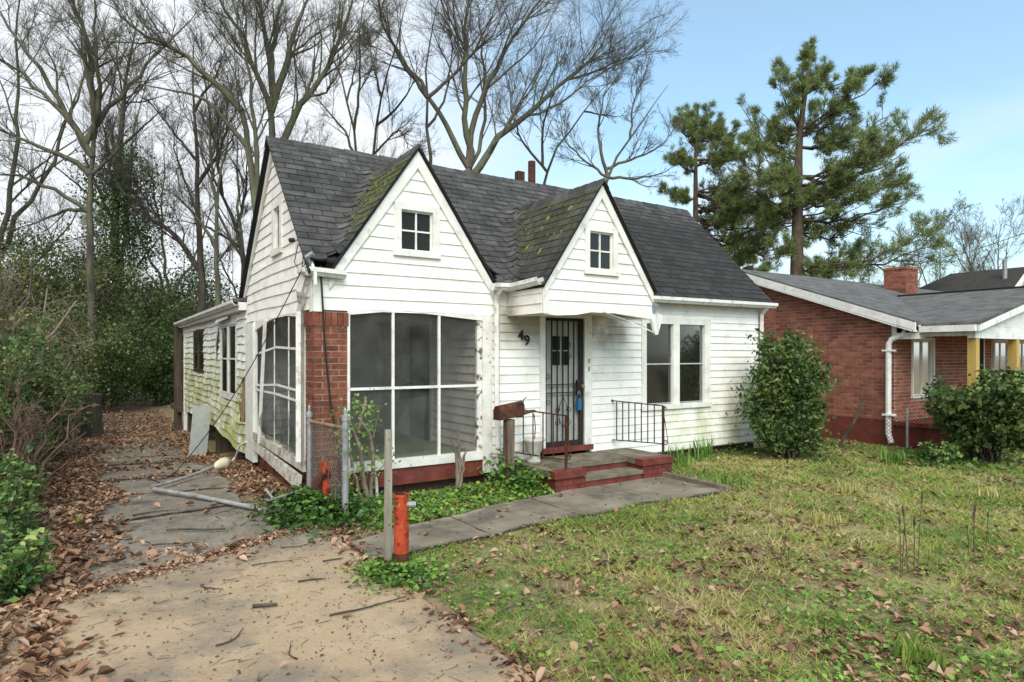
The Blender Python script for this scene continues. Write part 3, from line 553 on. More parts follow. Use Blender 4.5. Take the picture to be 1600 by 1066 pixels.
# ------------------------------------------------------------------ roof
def zm(y): return 3.1 + y if y <= 2.07 else 5.17 - (y - 2.07)
def z1(x): return 4.73 - 1.46 * abs(x - 1.4)
def z2(x): return 4.43 - 1.47 * abs(x - 3.91)
def smx(a, b, k=.3): h = max(k - abs(a - b), 0) / k; return max(a, b) + h * h * k / 4
def hf(x, y):
    a = zm(y) if y > -.3 else -9
    b = z1(x) if y > -.1 and y < 1.75 else -9
    c = z2(x) if y < 1.45 else -9
    return smx(smx(a, b), c)
ym = -.2
deck = MB()
def slope(P4, th=.03): deck.prism(P4, (0, 0, -th))
slope([(-.1, .02, 3.09), (9.0, .02, 3.09), (9.0, 2.07, 5.14), (-.1, 2.07, 5.14)])
for xa, xb in ((2.64, 9.0),): slope([(xa, ym, zm(ym) - .03), (xb, ym, zm(ym) - .03), (xb, .02, 3.09), (xa, .02, 3.09)]); slope([(-.1, 2.07, 5.14), (9.0, 2.07, 5.14), (9.0, 4.3, 2.91), (-.1, 4.3, 2.91)])
for c, ap, sl, hw, y0, y1 in ((1.4, 4.73, 1.46, 1.24, -.05, 1.62), (3.91, 4.43, 1.47, 1.06, -.96, 1.32)):
    for s in (-1, 1):
        # each side runs back only to the valley, where it meets the main slope
        yb = ap - sl * hw - 3.1
        slope([(c, y0, ap - .03), (c + s * hw, y0, ap - sl * hw - .03), (c + s * hw, max(yb, y0 + .02), ap - sl * hw - .03), (c, y1, ap - .03)])
roof = deck.go('roof', m_black, H)
sh = []; shm = []
def tab(x0, x1, y0, y1, low, own):
    """shingle tab over a plan rectangle; low: which edge is the lower one"""
    cx, cy = (x0 + x1) / 2, (y0 + y1) / 2
    h = {'m': zm(cy) if cy > -.3 else -9, 'a': z1(cx) if -.1 < cy < 1.75 else -9, 'b': z2(cx) if cy < 1.45 else -9}
    if max(h, key=h.get) != own or (own == 'm' and cx < 2.63 and y0 < -.06): return
    e = {'y0': (1, 1, 0, 0), 'x0': (1, 0, 0, 1), 'x1': (0, 1, 1, 0)}[low]; lift = random.uniform(.013, .022); hs = sorted(h.values())
    n = 4 if hs[-1] - hs[-2] < .6 else 1; m_ = MB()                # tabs by a valley bend with it
    for i in range(n):
        if low == 'y0': C4 = [(x0 + (x1 - x0) * i / n, y0), (x0 + (x1 - x0) * (i + 1) / n, y0), (x0 + (x1 - x0) * (i + 1) / n, y1), (x0 + (x1 - x0) * i / n, y1)]
        else: C4 = [(x0, y0 + (y1 - y0) * i / n), (x1, y0 + (y1 - y0) * i / n), (x1, y0 + (y1 - y0) * (i + 1) / n), (x0, y0 + (y1 - y0) * (i + 1) / n)]
        top = [(x, y, hf(x, y) + (lift if q else .003)) for (x, y), q in zip(C4, e)]; bot = [(x, y, z - .02) for x, y, z in top]
        m_.add(bot + top, [(4, 5, 6, 7), (0, 1, 5, 4), (1, 2, 6, 5), (2, 3, 7, 6), (3, 0, 4, 7)])
    (shm if low == 'x0' else sh).append(m_)
dy = .1; k = 0; y = ym - .03
while y < 2.06:
    x = -.13 - (.15 if k % 2 else 0)
    while x < 9.03:
        a, b = max(x, -.13), min(x + .292, 9.03)
        if b - a > .03: tab(a, b, y, min(y + dy + .02, 2.07), 'y0', 'm')
        x += .302
    y += dy; k += 1
for c, ap, sl, hw, y0, y1, own in ((1.4, 4.73, 1.46, 1.26, -.075, 1.7, 'a'), (3.91, 4.43, 1.47, 1.08, -.99, 1.4, 'b')):
    dx = .079
    for s in (-1, 1):
        d = hw; k = 0
        while d > .02:
            yy = y0 - (.15 if k % 2 else 0)
            while yy < y1:
                a, b = max(yy, y0), yy + .292
                if s < 0: tab(c - d, c - max(d - dx - .016, 0), a, b, 'x0', own)
                else: tab(c + max(d - dx - .016, 0), c + d, a, b, 'x1', own)
                yy += .302
            d -= dx; k += 1
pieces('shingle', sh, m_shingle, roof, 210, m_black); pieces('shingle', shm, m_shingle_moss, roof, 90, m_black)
# felt that fills the swept valleys under the tabs
vg = MB(); vx, vy = np.arange(.1, 5.2, .06), np.arange(-.2, 1.9, .06)
for xx in vx:
    for yy in vy:
        q4 = [(xx, yy), (xx + .06, yy), (xx + .06, yy + .06), (xx, yy + .06)]; cx_, cy_ = xx + .03, yy + .03
        gm = zm(cy_); gg = max(z1(cx_) if cy_ > .0 and cy_ < 1.75 else -9, z2(cx_) if cy_ < 1.45 else -9)
        if abs(gm - gg) < .45 and not (.17 < cx_ < 2.63 and cy_ < .03): vg.add([(u_, v_, hf(u_, v_) - .006) for u_, v_ in q4], [(0, 1, 2, 3)])
vg.go('valley_felt', m_shingle, roof)
for x in np.arange(-.13, 8.95, .2): MB().prism([(x, 1.94, 5.05), (x, 2.07, 5.195 + random.uniform(0, .01)), (x, 2.2, 5.05), (x, 2.07, 5.16)], (.215, 0, -.008)).go('ridge_cap', m_shingle, roof)
for c, ap, y0, y1 in ((1.4, 4.73, -.08, 1.6), (3.91, 4.43, -1.0, 1.28)):
    for y in np.arange(y0, y1, .2): MB().prism([(c - .09, y, ap - .12), (c, y, ap + .03), (c + .09, y, ap - .12), (c, y, ap - .02)], (0, .215, -.008)).go('ridge_cap', m_shingle, roof)
# moss cushions on the dormer slopes
def moss(c, ap, sl, spots, seed):
    r = np.random.default_rng(seed)
    for (d, y, rad) in spots:
        m = MB(); n = 11; V = [(c - d, y, hf(c - d, y) + .03)]
        for ring, hgt in ((.55, .026), (1, .002)):
            for i in range(n):
                a = 6.28 * i / n; q = rad * ring * r.uniform(.6, 1.25); px, py = c - d + q * .6 * math.cos(a), y + q * math.sin(a); V.append((px, py, hf(px, py) + hgt + .008))
        m.add(V, [(0, 1 + i, 1 + (i + 1) % n) for i in range(n)] + [(1 + i, 1 + n + i, 1 + n + (i + 1) % n, 1 + (i + 1) % n) for i in range(n)]).go('moss_cushion', m_moss, roof, True)
r_ = np.random.default_rng(3)
moss(1.4, 4.73, 1.46, [(r_.uniform(.15, .5), r_.uniform(.2, 1.1), r_.uniform(.012, .03)) for _ in range(14)], 1)
moss(3.91, 4.43, 1.47, [(.3, .0, .06), (.25, -.5, .05), (.62, .1, .05), (.7, -.35, .05)] + [(r_.uniform(.08, .6), r_.uniform(-.9, .6), r_.uniform(.01, .022)) for _ in range(12)], 2)
# rake boards, edges
def rake(c, ap, sl, hw, Y, w=.15):
    for s in (-1, 1):
        MB().prism([(c, Y, ap - .035), (c + s * hw, Y, ap - sl * hw - .035), (c + s * hw, Y, ap - sl * hw - .035 - w * 1.35), (c, Y, ap - .035 - w * 1.75)], (0, .035, 0)).go('rake_board', m_trim, H)
        MB().prism([(c, Y - .035, ap + .01), (c + s * (hw + .02), Y - .035, ap - sl * (hw + .02) + .01), (c + s * (hw + .02), Y - .035, ap - sl * (hw + .02) - .03), (c, Y - .035, ap - .035)], (0, .03, 0)).go('drip_edge', m_black, H)
rake(1.4, 4.73, 1.46, 1.22, -.04); rake(3.91, 4.43, 1.47, 1.04, -.945, .13)
for s in (-1, 1):
    yE = -.18 if s < 0 else 4.3; zE = zm(yE)
    MB().prism([(-.05, 2.07, 5.13), (-.05, yE, zE - .04), (-.05, yE, zE - .17), (-.05, 2.07, 4.95)], (.035, 0, 0)).go('rake_board', m_trim, H)
    MB().prism([(-.12, 2.07, 5.18), (-.12, yE - s * .0, zE + .0), (-.12, yE, zE - .05), (-.12, 2.07, 5.12)], (.03, 0, 0)).go('drip_edge', m_black, H)
# rear wing roof
MB().prism([(-.22, 4.15, 2.82), (-.22, 13.9, 2.8), (4.2, 13.9, 3.7), (4.2, 4.15, 3.72)], (0, 0, .05)).go('wing_roof', m_nroof, H); MB().prism([(8.5, 4.15, 2.82), (8.5, 13.9, 2.8), (4.2, 13.9, 3.7), (4.2, 4.15, 3.72)], (0, 0, .05)).go('wing_roof', m_nroof, H)
B(LP, 4.14, 13.9, 2.68, 2.82, .0, .14).go('soffit', m_trim, H)
# gutters and downspouts
def gutter(a, b, n, name='gutter'):
    a, b, n = (np.array(q, float) for q in (a, b, n)); prof = [(0, 0), (.0, -.1), (.07, -.1), (.1, -.06), (.115, -.055), (.115, .0), (.105, .0), (.1, -.045), (.065, -.088), (.01, -.088), (.01, 0)]
    m = MB(); V = [p + n * o + np.array([0, 0, z]) for p in (a, b) for o, z in prof]; k = len(prof)
    m.add(V, [(i, (i + 1) % k, k + (i + 1) % k, k + i) for i in range(k)] + [tuple(range(k))[::-1], tuple(range(k, 2 * k))]); return m.go(name, m_gutter, H)
gutter((5.0, -.17, 2.88), (9.05, -.17, 2.9), (0, -1, 0)); gutter((2.52, -.12, 2.92), (2.84, -.12, 2.93), (0, -1, 0)); gutter((2.86, -.02, 2.91), (2.86, -.93, 2.95), (-1, 0, 0))
gutter((-.1, -.04, 2.97), (.37, -.04, 2.95), (0, -1, 0)); gutter((-.03, -.06, 2.97), (-.03, .25, 2.98), (-1, 0, 0)); gutter((-.14, 4.16, 2.86), (-.14, 14.0, 2.84), (-1, 0, 0))
def spout(pts, w=.065): return MB().tube(pts, w / 1.7, 4).go('downspout', m_gutter, H)
spout([(2.645, -.17, 2.84), (2.645, -.07, 2.74), (2.65, -.065, 1.5), (2.67, -.07, .2)], .075); spout([(8.83, -.2, 2.82), (8.83, -.065, 2.68), (8.84, -.06, .12)], .08)
spout([(-.09, .12, 2.88), (-.12, .2, 2.7), (-.06, .33, 2.56), (-.065, .42, 2.45), (-.065, .42, .5)], .085)
# flues behind the ridge
MB().tube([(5.05, 2.5, 4.7), (5.05, 2.5, 5.75)], .075, 12).go('flue_pipe', m_rust, H); MB().box((4.72, 2.5, 4.7), (4.88, 2.62, 5.52)).go('vent_box', m_rust, H)
MB().box((4.6, 2.35, 4.7), (5.5, 2.65, 5.28)).go('flue_flashing', m_brown_iron, H)
# service entrance at the corner
MB().tube([(-.06, -.02, 2.98), (-.1, -.05, 3.1), (-.04, -.1, 3.14)], .035, 8).go('weather_head', m_galv, H)
MB().tube([(-.06, .7, 3.42), (-.13, .7, 3.41)], .03, 8).go('wire_bracket', m_iron, H)
# ------------------------------------------------------------------ stoop, rails
T = thing('front_stoop', (4.1, -.5, 0), 'red painted brick stoop with concrete treads and two iron handrails before the barred door', 'steps')
def course_block(x0, x1, y0, y1, ztop, parent):
    MB().box((x0 + .01, y0 + .01, -.15), (x1 - .01, y1, ztop - .075)).go('brick_cheek', m_redpaint, parent)
    bs = []
    for c in range(3):
        z = .0 + c * .075
        if z + .066 > ztop - .07: break
        x = x0 - (.1 if c % 2 else 0)
        while x < x1: bs.append(MB().box((max(x, x0), y0, z), (min(x + .2, x1), y0 + .1, z + .066))) if min(x + .2, x1) - max(x, x0) > .03 else 0; x += .209
        y = y0 + .11 + (.1 if c % 2 else 0)
        while y < y1: bs.append(MB().box((x0, y, z), (x0 + .1, min(y + .2, y1), z + .066))); y += .209
    for q in bs: q.go('brick', m_redpaint, parent)
    MB().box((x0 - .03, y0 - .03, ztop - .1), (x1 + .0, y0 + .14, ztop)).go('cap_edge', m_redpaint, parent)
    MB().box((x0 - .03, y0 + .14, ztop - .09), (x1 + .0, y1, ztop)).go('cap_slab', m_cement, parent)
course_block(2.98, 3.5, -1.05, -.02, .285, T); course_block(4.62, 5.24, -1.05, -.02, .315, T)
MB().box((3.51, -.72, -.1), (4.61, -.62, .24)).go('riser', m_redpaint, T); MB().box((3.505, -.74, .24), (4.615, -.02, .31)).go('landing', m_cement, T)
MB().box((3.51, -1.04, -.1), (4.61, -.95, .10)).go('riser', m_redpaint, T); MB().box((3.505, -1.06, .10), (4.615, -.7, .155)).go('tread', m_cement, T)
def rail(pw, pf, zt0, zt1, zb0, zb1, n, mat, label):
    q = lambda t, a, b: (pw[0] + (pf[0] - pw[0]) * t, pw[1] + (pf[1] - pw[1]) * t, a + (b - a) * t)
    base = MB().bar((pf[0], pf[1], zb1 - .16), (pf[0], pf[1], zt1), .03, .03).go('handrail', mat, T)
    if label: base['label'] = label
    MB().bar(q(0, zt0, zt1), q(1, zt0, zt1), .03, .016).go('top_rail', mat, base); MB().bar(q(0, zb0, zb1), q(1, zb0, zb1), .03, .014).go('bottom_rail', mat, base)
    for i in range(1, n + 1): t = i / (n + 1) - .04; MB().bar(q(t, zb0, zb1), q(t, zt0, zt1), .013, .013).go('baluster', mat, base)
    MB().tube([q(0, zt0, zt1), (pw[0], -.0, zt0)], .02, 8).go('wall_flange', mat, base)
    # scroll brace on the street side
    S_ = [(pf[0], pf[1] - o, z) for o, z in [(.0, zt1 - .06), (.05, zt1 - .3), (.09, zt1 - .48), (.1, zt1 - .57)]]
    MB().tube(S_, .007, 5).go('scroll', mat, base)
    YP = lambda u, z, o: (pf[0] + o, pf[1] - u, z)
    MB().tube(spiral((.055, zt1 - .57), .05, 1.5, 0, 1, YP, 0), .007, 5).go('scroll', mat, base); MB().tube(spiral((.045, zt1 - .03), .035, 1.3, 2, 1, YP, 0), .007, 5).go('scroll', mat, base)
rail((4.93, -.03), (5.12, -.98), 1.12, 1.09, .47, .5, 7, m_brown_iron, None)
rail((3.0, -.03), (3.2, -1.0), 1.07, 1.04, .42, .42, 4, m_rust, 'rusty handrail with missing balusters')

m_postwood = M('old_post_wood', [(.06, .045, .032), (.14, .105, .075), (.2, .16, .12)], 6, .95, .5, stretch=(3, 3, .3))
# ------------------------------------------------------------------ small things about the yard
def gzf(x, y): return float(gz(x, y))
mx_, my_ = 2.62, -.42
t = thing('mailbox', (mx_, my_, gzf(mx_, my_)), 'rusty open mailbox on a weathered wooden post beside the stoop', 'mailbox')
MB().prism([(mx_ - .06, my_ - .06, -.1), (mx_ + .06, my_ - .06, -.1), (mx_ + .06, my_ + .06, -.1), (mx_ - .06, my_ + .06, -.1)], (.01, 0, 1.07)).go('post', m_postwood, t)
V = []; n = 11                                     # arched tin box lying along x
for i, x in enumerate((-.2, .22)):
    for k in range(n):
        a = math.pi * k / (n - 1); V.append((mx_ + x, my_ - .09 * math.cos(a) * 1.0, .97 + .0 + .1 + .1 * math.sin(a) + .06 * i))
    V += [(mx_ + x, my_ + .09, .97 + .06 * i), (mx_ + x, my_ - .09, .97 + .06 * i)]
m = n + 2
MB().add(V, [(i, (i + 1) % m, m + (i + 1) % m, m + i) for i in range(m)] + [tuple(range(m))[::-1]]).go('box', m_rust, t)
MB().box((mx_ + .1, my_ - .082, 1.0), (mx_ + .2, my_ + .082, 1.2)).go('box_inside', m_dark, t)
MB().prism([(mx_ + .22, my_ - .09, 1.03), (mx_ + .22, my_ + .09, 1.03), (mx_ + .42, my_ + .085, 1.07), (mx_ + .45, my_, 1.08), (mx_ + .42, my_ - .085, 1.07)], (0, 0, .008)).go('door', m_rust, t)
MB().tube([(mx_ + .18, my_ - .095, 1.1), (mx_ + .19, my_ - .1, 1.25), (mx_ + .24, my_ - .1, 1.28)], .008, 5).go('flag', m_rust, t)
rx, ry = 2.52, -.52
tag(MB().tube([(rx, ry, -.1), (rx + .005, ry, .45), (rx - .01, ry, .92)], .016, 7).go('metal_rod', m_rust), 'thin rusty rod standing upright in the ivy beside the mailbox post', 'rod')
t = thing('garden_urn', (3.18, -.25, .285), 'pale stone urn planter on the stoop behind the mailbox', 'planter')
MB().lathe([(.10, 0), (.1, .04), (.05, .07), (.06, .1), (.12, .18), (.14, .3), (.17, .33), (.17, .36), (.13, .36), (.11, .3)], (3.18, -.25, .285)).go('bowl', m_urn, t, True)
MB().tube([(3.18, -.25, .55), (3.2, -.26, .8), (3.19, -.24, 1.0)], .008, 5).go('dead_stem', m_darkwood, t)
# red pipe bollard, timber post
px, py = -.06, -2.86; g0 = gzf(px, py)
t = thing('pipe_post', (px, py, g0), 'orange red steel pipe post with a side stub at the driveway edge', 'post')
MB().lathe([(.065, -.1), (.065, .17), (.066, .18)], (px, py, g0), 18).go('rusty_base', m_rust, t, False)
MB().lathe([(.0645, .16), (.0645, .665), (.069, .667), (.069, .69), (.058, .69), (.058, .6)], (px, py, g0), 18).go('pipe', m_redpipe, t)
MB().tube([(px + .03, py - .03, g0 + .60), (px + .105, py - .085, g0 + .60)], .028, 12).go('side_stub', m_galv, t); MB().tube([(px + .1, py - .082, g0 + .60), (px + .108, py - .087, g0 + .60)], .022, 10).go('stub_bore', m_dark, t)
qx, qy = -.07, -2.58
t = thing('timber_post', (qx, qy, gzf(qx, qy)), 'slim weathered grey timber post right behind the orange pipe', 'post')
MB().prism([(qx - .03, qy - .02, -.15), (qx + .03, qy - .02, -.15), (qx + .03, qy + .02, -.15), (qx - .03, qy + .02, -.15)], (.004, .0, 1.36)).go('timber', m_greywood, t)
for z in (.35, .75, 1.12): MB().tube([(qx + .002, qy - .019, z), (qx + .002, qy - .024, z)], .006, 6).go('nail', m_iron, t)
sx, sy = -.02, -.52
t = thing('square_post', (sx, sy, 0), 'short square red post with rusty hinge lugs in the ivy', 'post')
MB().prism([(sx - .045, sy - .045, -.1), (sx + .045, sy - .045, -.1), (sx + .045, sy + .045, -.1), (sx - .045, sy + .045, -.1)], (.01, 0, .72)).go('tube', m_redpipe, t)
for z in (.28, .46): MB().box((sx + .0, sy - .075, z), (sx + .055, sy - .04, z + .035)).go('lug', m_rust, t)
tag(MB().tube([(-.3, -.42, 0), (-.18, -.48, .22), (-.06, -.56, .5)], .045, 9).go('leaning_pipe', m_rust), 'dark rusty pipe leaning against the short square red post', 'pipe')
# chain-link gate panel
ax, ay, bx_, by_ = -.08, .12, .09, -.92
t = thing('chain_link_gate', (0, -.4, 0), 'narrow chain-link panel with dry vines before the brick column', 'fence')
for (x, y, h, r) in ((bx_, by_, 1.14, .038), (ax, ay - .2, 1.12, .03)):
    po = MB().lathe([(r, -.15), (r, h), (r + .012, h + .003), (r + .012, h + .05), (r * .6, h + .07), (.02, h + .12), (.004, h + .15)], (x, y, 0), 12).go('post', m_galv, t)
    MB().lathe([(r + .008, h - .1), (r + .008, h - .05)], (x, y, 0), 12).go('clamp', m_galv, po)
MB().tube([(ax, ay - .2, 1.07), (bx_, by_, 1.05)], .022, 8).go('top_rail', m_vine, t)
def chain(P0, P1, z0, z1, cell, r, name, parent, mat=m_galv):
    P0, P1 = np.array(P0, float), np.array(P1, float); Ln = np.linalg.norm(P1 - P0); d = (P1 - P0) / Ln; hgt = z1 - z0; A = []
    for s in (1, -1):
        for c in np.arange(-hgt, Ln + hgt, cell):
            u0, u1 = (c, c + hgt) if s > 0 else (c + hgt, c); za, zb = z0, z1
            if u1 < u0: (u0, za), (u1, zb) = (u1, zb), (u0, za)
            if u1 <= 0 or u0 >= Ln: continue
            sl = (zb - za) / (u1 - u0); ua, ub = max(u0, 0), min(u1, Ln)
            A.append([np.append(P0[:2] + d[:2] * ua, za + sl * (ua - u0)), np.append(P0[:2] + d[:2] * ub, za + sl * (ub - u0))])
    A = np.array(A); V, F = tubes(A, np.full(A.shape[:2], r), 3); return npobj(name, V, F, mat, parent)
chain((ax, ay - .2, 0), (bx_, by_, 0), .08, 1.05, .06, .0022, 'wire_mesh', t)
def tangle(n, fn, L_, r, wob, k=4, seg=7, up=.0):
    P = np.array([fn() for _ in range(n)]); D = norm(RG.normal(size=(n, 3)) + [0, 0, up]); pts = [P]
    for _ in range(seg - 1):
        D = norm(D + RG.normal(size=(n, 3)) * wob); pts.append(pts[-1] + D * (L_ / seg))
    return np.stack(pts, 1), np.repeat(np.linspace(r, r * .4, seg)[None], n, 0)
P, Q = tangle(90, lambda: (lambda s: (ax + (bx_ - ax) * s, ay - .2 + (by_ - ay + .2) * s, random.uniform(.1, 1.05)))(random.random()), .5, .0035, .5)
P[..., 0] = P[..., 0] * .35 + .65 * (ax + (bx_ - ax) * .5); V, F = tubes(P, Q, 3); npobj('dry_vines', V, F, m_vine, t)
# fallen mast, conduit, lamp, panel, cables
tag(MB().tube([(-1.62, 1.95, .05), (-1.2, 1.15, .055), (-.66, .02, .05)], .028, 10).go('fallen_conduit', m_conduit), 'long straight grey conduit lying across the driveway concrete', 'pipe')
tag(MB().tube([(-1.66, 1.98, .07), (-1.3, 2.35, .07), (-.95, 2.7, .1), (-.72, 2.95, .13)], .022, 9).go('lamp_pipe', m_conduit), 'grey pipe on the drive running to the fallen cream lamp', 'pipe')
t = thing('fallen_lamp', (-.62, 3.02, .03), 'cream dome lamp lying among brown leaves beside the house', 'lamp')
MB().tube([(-.72, 2.92, .12), (-.66, 2.99, .13), (-.58, 3.06, .14), (-.52, 3.12, .14)], [.02, .07, .095, .1], 14).go('shade', m_cream, t, True); MB().tube([(-.52, 3.12, .14), (-.44, 3.2, .14)], [.07, .04], 10).go('socket', m_conduit, t)
tag(MB().tube([(-.42, -.1, .03), (-.5, .35, .2), (-.35, .62, .14), (-.52, .2, .08), (-.3, -.3, .26), (-.06, -.45, .34)], .016, 7).go('loose_hose', m_conduit), 'loose pale grey hose looping out of the ivy by the red posts', 'hose')
tag(MB().tube([(-.66, -.05, .05), (-.5, -.22, .06), (-.3, -.45, .05)], .03, 8).go('pipe_offcut', m_conduit), 'short grey pipe length half hidden in ivy near the square red post', 'pipe')
tag(MB().prism([(-.58, 7.5, gzf(-.5, 7.5) - .03), (-.2, 7.62, gzf(-.3, 7.6) - .03), (-.1, 7.66, .72), (-.47, 7.55, .78)], (.012, .07, 0)).go('metal_sheet', m_panel), 'grey metal sheet leaning against the algae stained side wall', 'sheet')
tag(MB().tube([(-.05, 3.95, .35), (-.1, 4.3, .25), (-.12, 4.6, -.0), (-.2, 4.7, -.12)], .018, 7).go('hanging_pipe', m_trim), 'thin white pipe hanging under the torn side siding', 'pipe')
P0 = np.array([-.1, -.08, 3.08]); P1 = np.array([-1.3, 3.0, .03])
cab = [P0 + (P1 - P0) * s - np.array([0, 0, .25 * math.sin(math.pi * s)]) for s in np.linspace(0, 1, 18)] + [(-1.5, 3.3, .02), (-1.62, 3.1, .02), (-1.5, 2.6, .02)]
tag(MB().tube(cab, .0065, 5).go('fallen_cable', m_cable), 'black service cable sagging from the roof corner to the driveway', 'cable')
tag(MB().tube([(.06, -.07, 3.0), (.08, -.06, 2.7), (.12, -.05, 2.0), (.2, -.05, 1.2), (.28, -.06, .8), (.3, -.08, .3)], .012, 6).go('hanging_cable', m_cable), 'black cable hanging down the front of the brick column', 'cable')
tag(MB().tube([(-.02, .0, 3.05), (-.09, .3, 2.95), (-.1, .55, 3.1), (-.12, .3, 3.3), (-.1, .1, 3.2), (-.08, .35, 2.7), (-.08, .36, 2.5)], .006, 5).go('wire_loop', m_cable), 'loop of thin black wire at the corner gutter', 'cable')
# posts at the left edge
tag(MB().prism([(-3.16, .02, -.1), (-3.06, .02, -.1), (-3.06, .12, -.1), (-3.16, .12, -.1)], (0, 0, .62)).go('square_post', m_redpaint), 'dark red square post stub beside the light green nandina', 'post')
t = thing('fence_post', (-2.75, 12.3, gzf(-2.75, 12.3)), 'thin grey steel fence post before the overgrown stump', 'post')
MB().tube([(-2.75, 12.3, -.6), (-2.75, 12.3, .75)], .03, 7).go('shaft', m_galv, t)
tag(MB().lathe([(.32, -.6), (.27, -.1), (.24, .4), (.26, .75), (.12, .8)], (-2.35, 13.6, 0), 11).go('tree_stump', m_barkd), 'grey tree stump wrapped in dry vines beside the steel fence post', 'stump')

# ------------------------------------------------------------------ neighbouring brick house
X0 = 11.6
Nn = thing('brick_house', (15, 2.5, 0), 'single-storey red brick house with grey roof and gabled porch on yellow posts', 'house')
NP = lambda u, z, o: (X0 - o, u, z)
NF = lambda u, z, o: (u, -1.2 - o, z)
rk = lambda y: 4.0 - (4.0 - 2.52) * abs(y - 2.58) / 4.2
wn = MB().prism([(X0 + .006, -1.2, -.1), (X0 + .006, 6.4, -.1), (X0 + .006, 6.4, 2.5), (X0 + .006, 2.58, 3.86), (X0 + .006, -1.2, 2.55)], (.15, 0, 0)).go('wall', m_mortar_n, Nn)
bs = []
for c in range(52):
    z = .52 + c * .0745
    y = -1.2 - (.105 if c % 2 else 0)
    while y < 4.2:
        a, b = max(y, -1.2), y + .2
        if z + .065 < rk((a + b) / 2) - .12 and b - a > .04: bs.append(MB().box((X0 - random.uniform(0, .004), a, z), (X0 + .05, b, z + .063)))
        y += .2115
pieces('brick', bs, m_brick_n, wn)
MB().box((X0 - .012, -1.21, -.1), (X0 + .1, 6.4, .515)).go('painted_base', m_redpaint, Nn)
wf2 = MB()
for xa, xb, za, zb in ((11.66, 12.36, .4, 2.6), (13.34, 15.0, .4, 2.6), (15.9, 16.42, .4, 2.6), (18.78, 20, .4, 2.6), (12.36, 13.34, .4, .97), (12.36, 13.34, 2.23, 2.6), (15.0, 15.9, 2.34, 2.6), (16.42, 18.78, .4, 1.02), (16.42, 18.78, 2.23, 2.6)): wf2.box((xa, -1.194, za), (xb, -1.05, zb))
wf2 = wf2.go('wall', m_mortar_n, Nn)
bs = []; opn = [(12.35, 13.35, .95, 2.25), (15.0, 15.9, .4, 2.35), (16.3, 19, 1.0, 2.3)]
for c in range(27):
    z = .52 + c * .0745; x = X0 + .06 - (.105 if c % 2 else 0)
    while x < 18.6:
        a, b = max(x, X0 + .06), x + .2
        for q in opn:
            if z < q[3] and z + .06 > q[2]:
                if a < q[0] < b: b = q[0]
                elif a < q[1] < b: a = q[1]
                elif q[0] <= a and b <= q[1]: b = a
        if b - a > .03: bs.append(MB().box((a, -1.2 - random.uniform(0, .004), z), (b, -1.15, z + .063)))
        x += .2115
pieces('brick', bs, m_brick_n, wf2)
window(NF, 12.35, 13.35, .95, 2.25, .05, [(12.41, 12.84, 1.0, 2.2, 1, 1), (12.86, 13.29, 1.0, 2.2, 1, 1)], Nn, back=m_curtain)
window(NF, 16.4, 18.8, 1.0, 2.25, .06, [(16.48, 17.3, 1.06, 2.19, 2, 3), (17.32, 18.72, 1.06, 2.19, 3, 3)], Nn, mat=m_white_n, back=m_curtain)
B(NF, 15.0, 15.9, .4, 2.35, -.06, .02).go('door_casing', m_white_n, Nn); B(NF, 15.08, 15.82, .45, 2.27, .0, .026).go('door', m_dark, Nn)
# main roof and porch roof
def nslab(P4, mat=m_nroof, name='roof'): return MB().prism(P4, (0, 0, .06)).go(name, mat, Nn)
ov = X0 - .28
rn = nslab([(ov, -1.75, 2.5), (24, -1.75, 2.5), (24, 2.58, 4.02), (ov, 2.58, 4.02)]); nslab([(ov, 6.9, 2.5), (24, 6.9, 2.5), (24, 2.58, 4.02), (ov, 2.58, 4.02)])
MB().prism([(ov - .004, -1.76, 2.36), (ov - .004, 2.58, 3.86), (ov - .004, 2.58, 4.04), (ov - .004, -1.76, 2.52)], (.05, 0, 0)).go('rake_board', m_white_n, Nn); MB().prism([(ov - .004, 6.9, 2.36), (ov - .004, 2.58, 3.86), (ov - .004, 2.58, 4.04), (ov - .004, 6.9, 2.52)], (.05, 0, 0)).go('rake_board', m_white_n, Nn)
MB().prism([(ov, -1.7, 2.34), (ov, 2.58, 3.84), (X0 + .02, 2.58, 3.84), (X0 + .02, -1.7, 2.34)], (0, 0, .03)).go('soffit', m_white_n, Nn)
MB().box((X0 - .05, -1.72, 2.2), (X0 + .25, -1.2, 2.5)).go('eave_return', m_white_n, Nn)
PX0, PX1, PY, PC, PZ = 11.75, 20.0, -2.6, 15.75, 3.38
xs = []
for s, e in ((-1, PX0), (1, PX1 - .2)): nslab([(PC, PY - .15, PZ), (e - .1 if s < 0 else e + .1, PY - .15, 2.45), (e - .1 if s < 0 else e + .1, -1.4, 2.45), (PC, 1.2, PZ)], name='porch_roof')
MB().box((PC - .1, PY - .1, PZ + .04), (PC + .1, .7, PZ + .085)).go('ridge_cap', m_black, Nn)
MB().prism([(PX0, PY, 2.42), (19.7, PY, 2.42), (PC, PY, PZ - .06)], (0, .06, 0)).go('porch_gable', m_white_n, Nn)
for x in np.arange(PX0 + 1, 19, .1):
    h = PZ - .1 - abs(x - PC) / 4.0 * (PZ - 2.42)
    if h > 2.5: MB().box((x, PY - .012, 2.44), (x + .085, PY + .0, h)).go('batten', m_white_n, Nn)
for s, e in ((-1, PX0 - .1), (1, 19.9)): MB().prism([(PC, PY - .15, PZ + .0), (e, PY - .15, 2.45), (e, PY - .15, 2.33), (PC, PY - .15, PZ - .16)], (0, .04, 0)).go('rake_board', m_white_n, Nn)
MB().box((PX0, PY - .03, 2.2), (19.7, PY + .1, 2.43)).go('porch_beam', m_white_n, Nn); MB().box((PX0, PY + .1, 2.25), (PX0 + .1, -1.2, 2.43)).go('porch_beam', m_white_n, Nn)
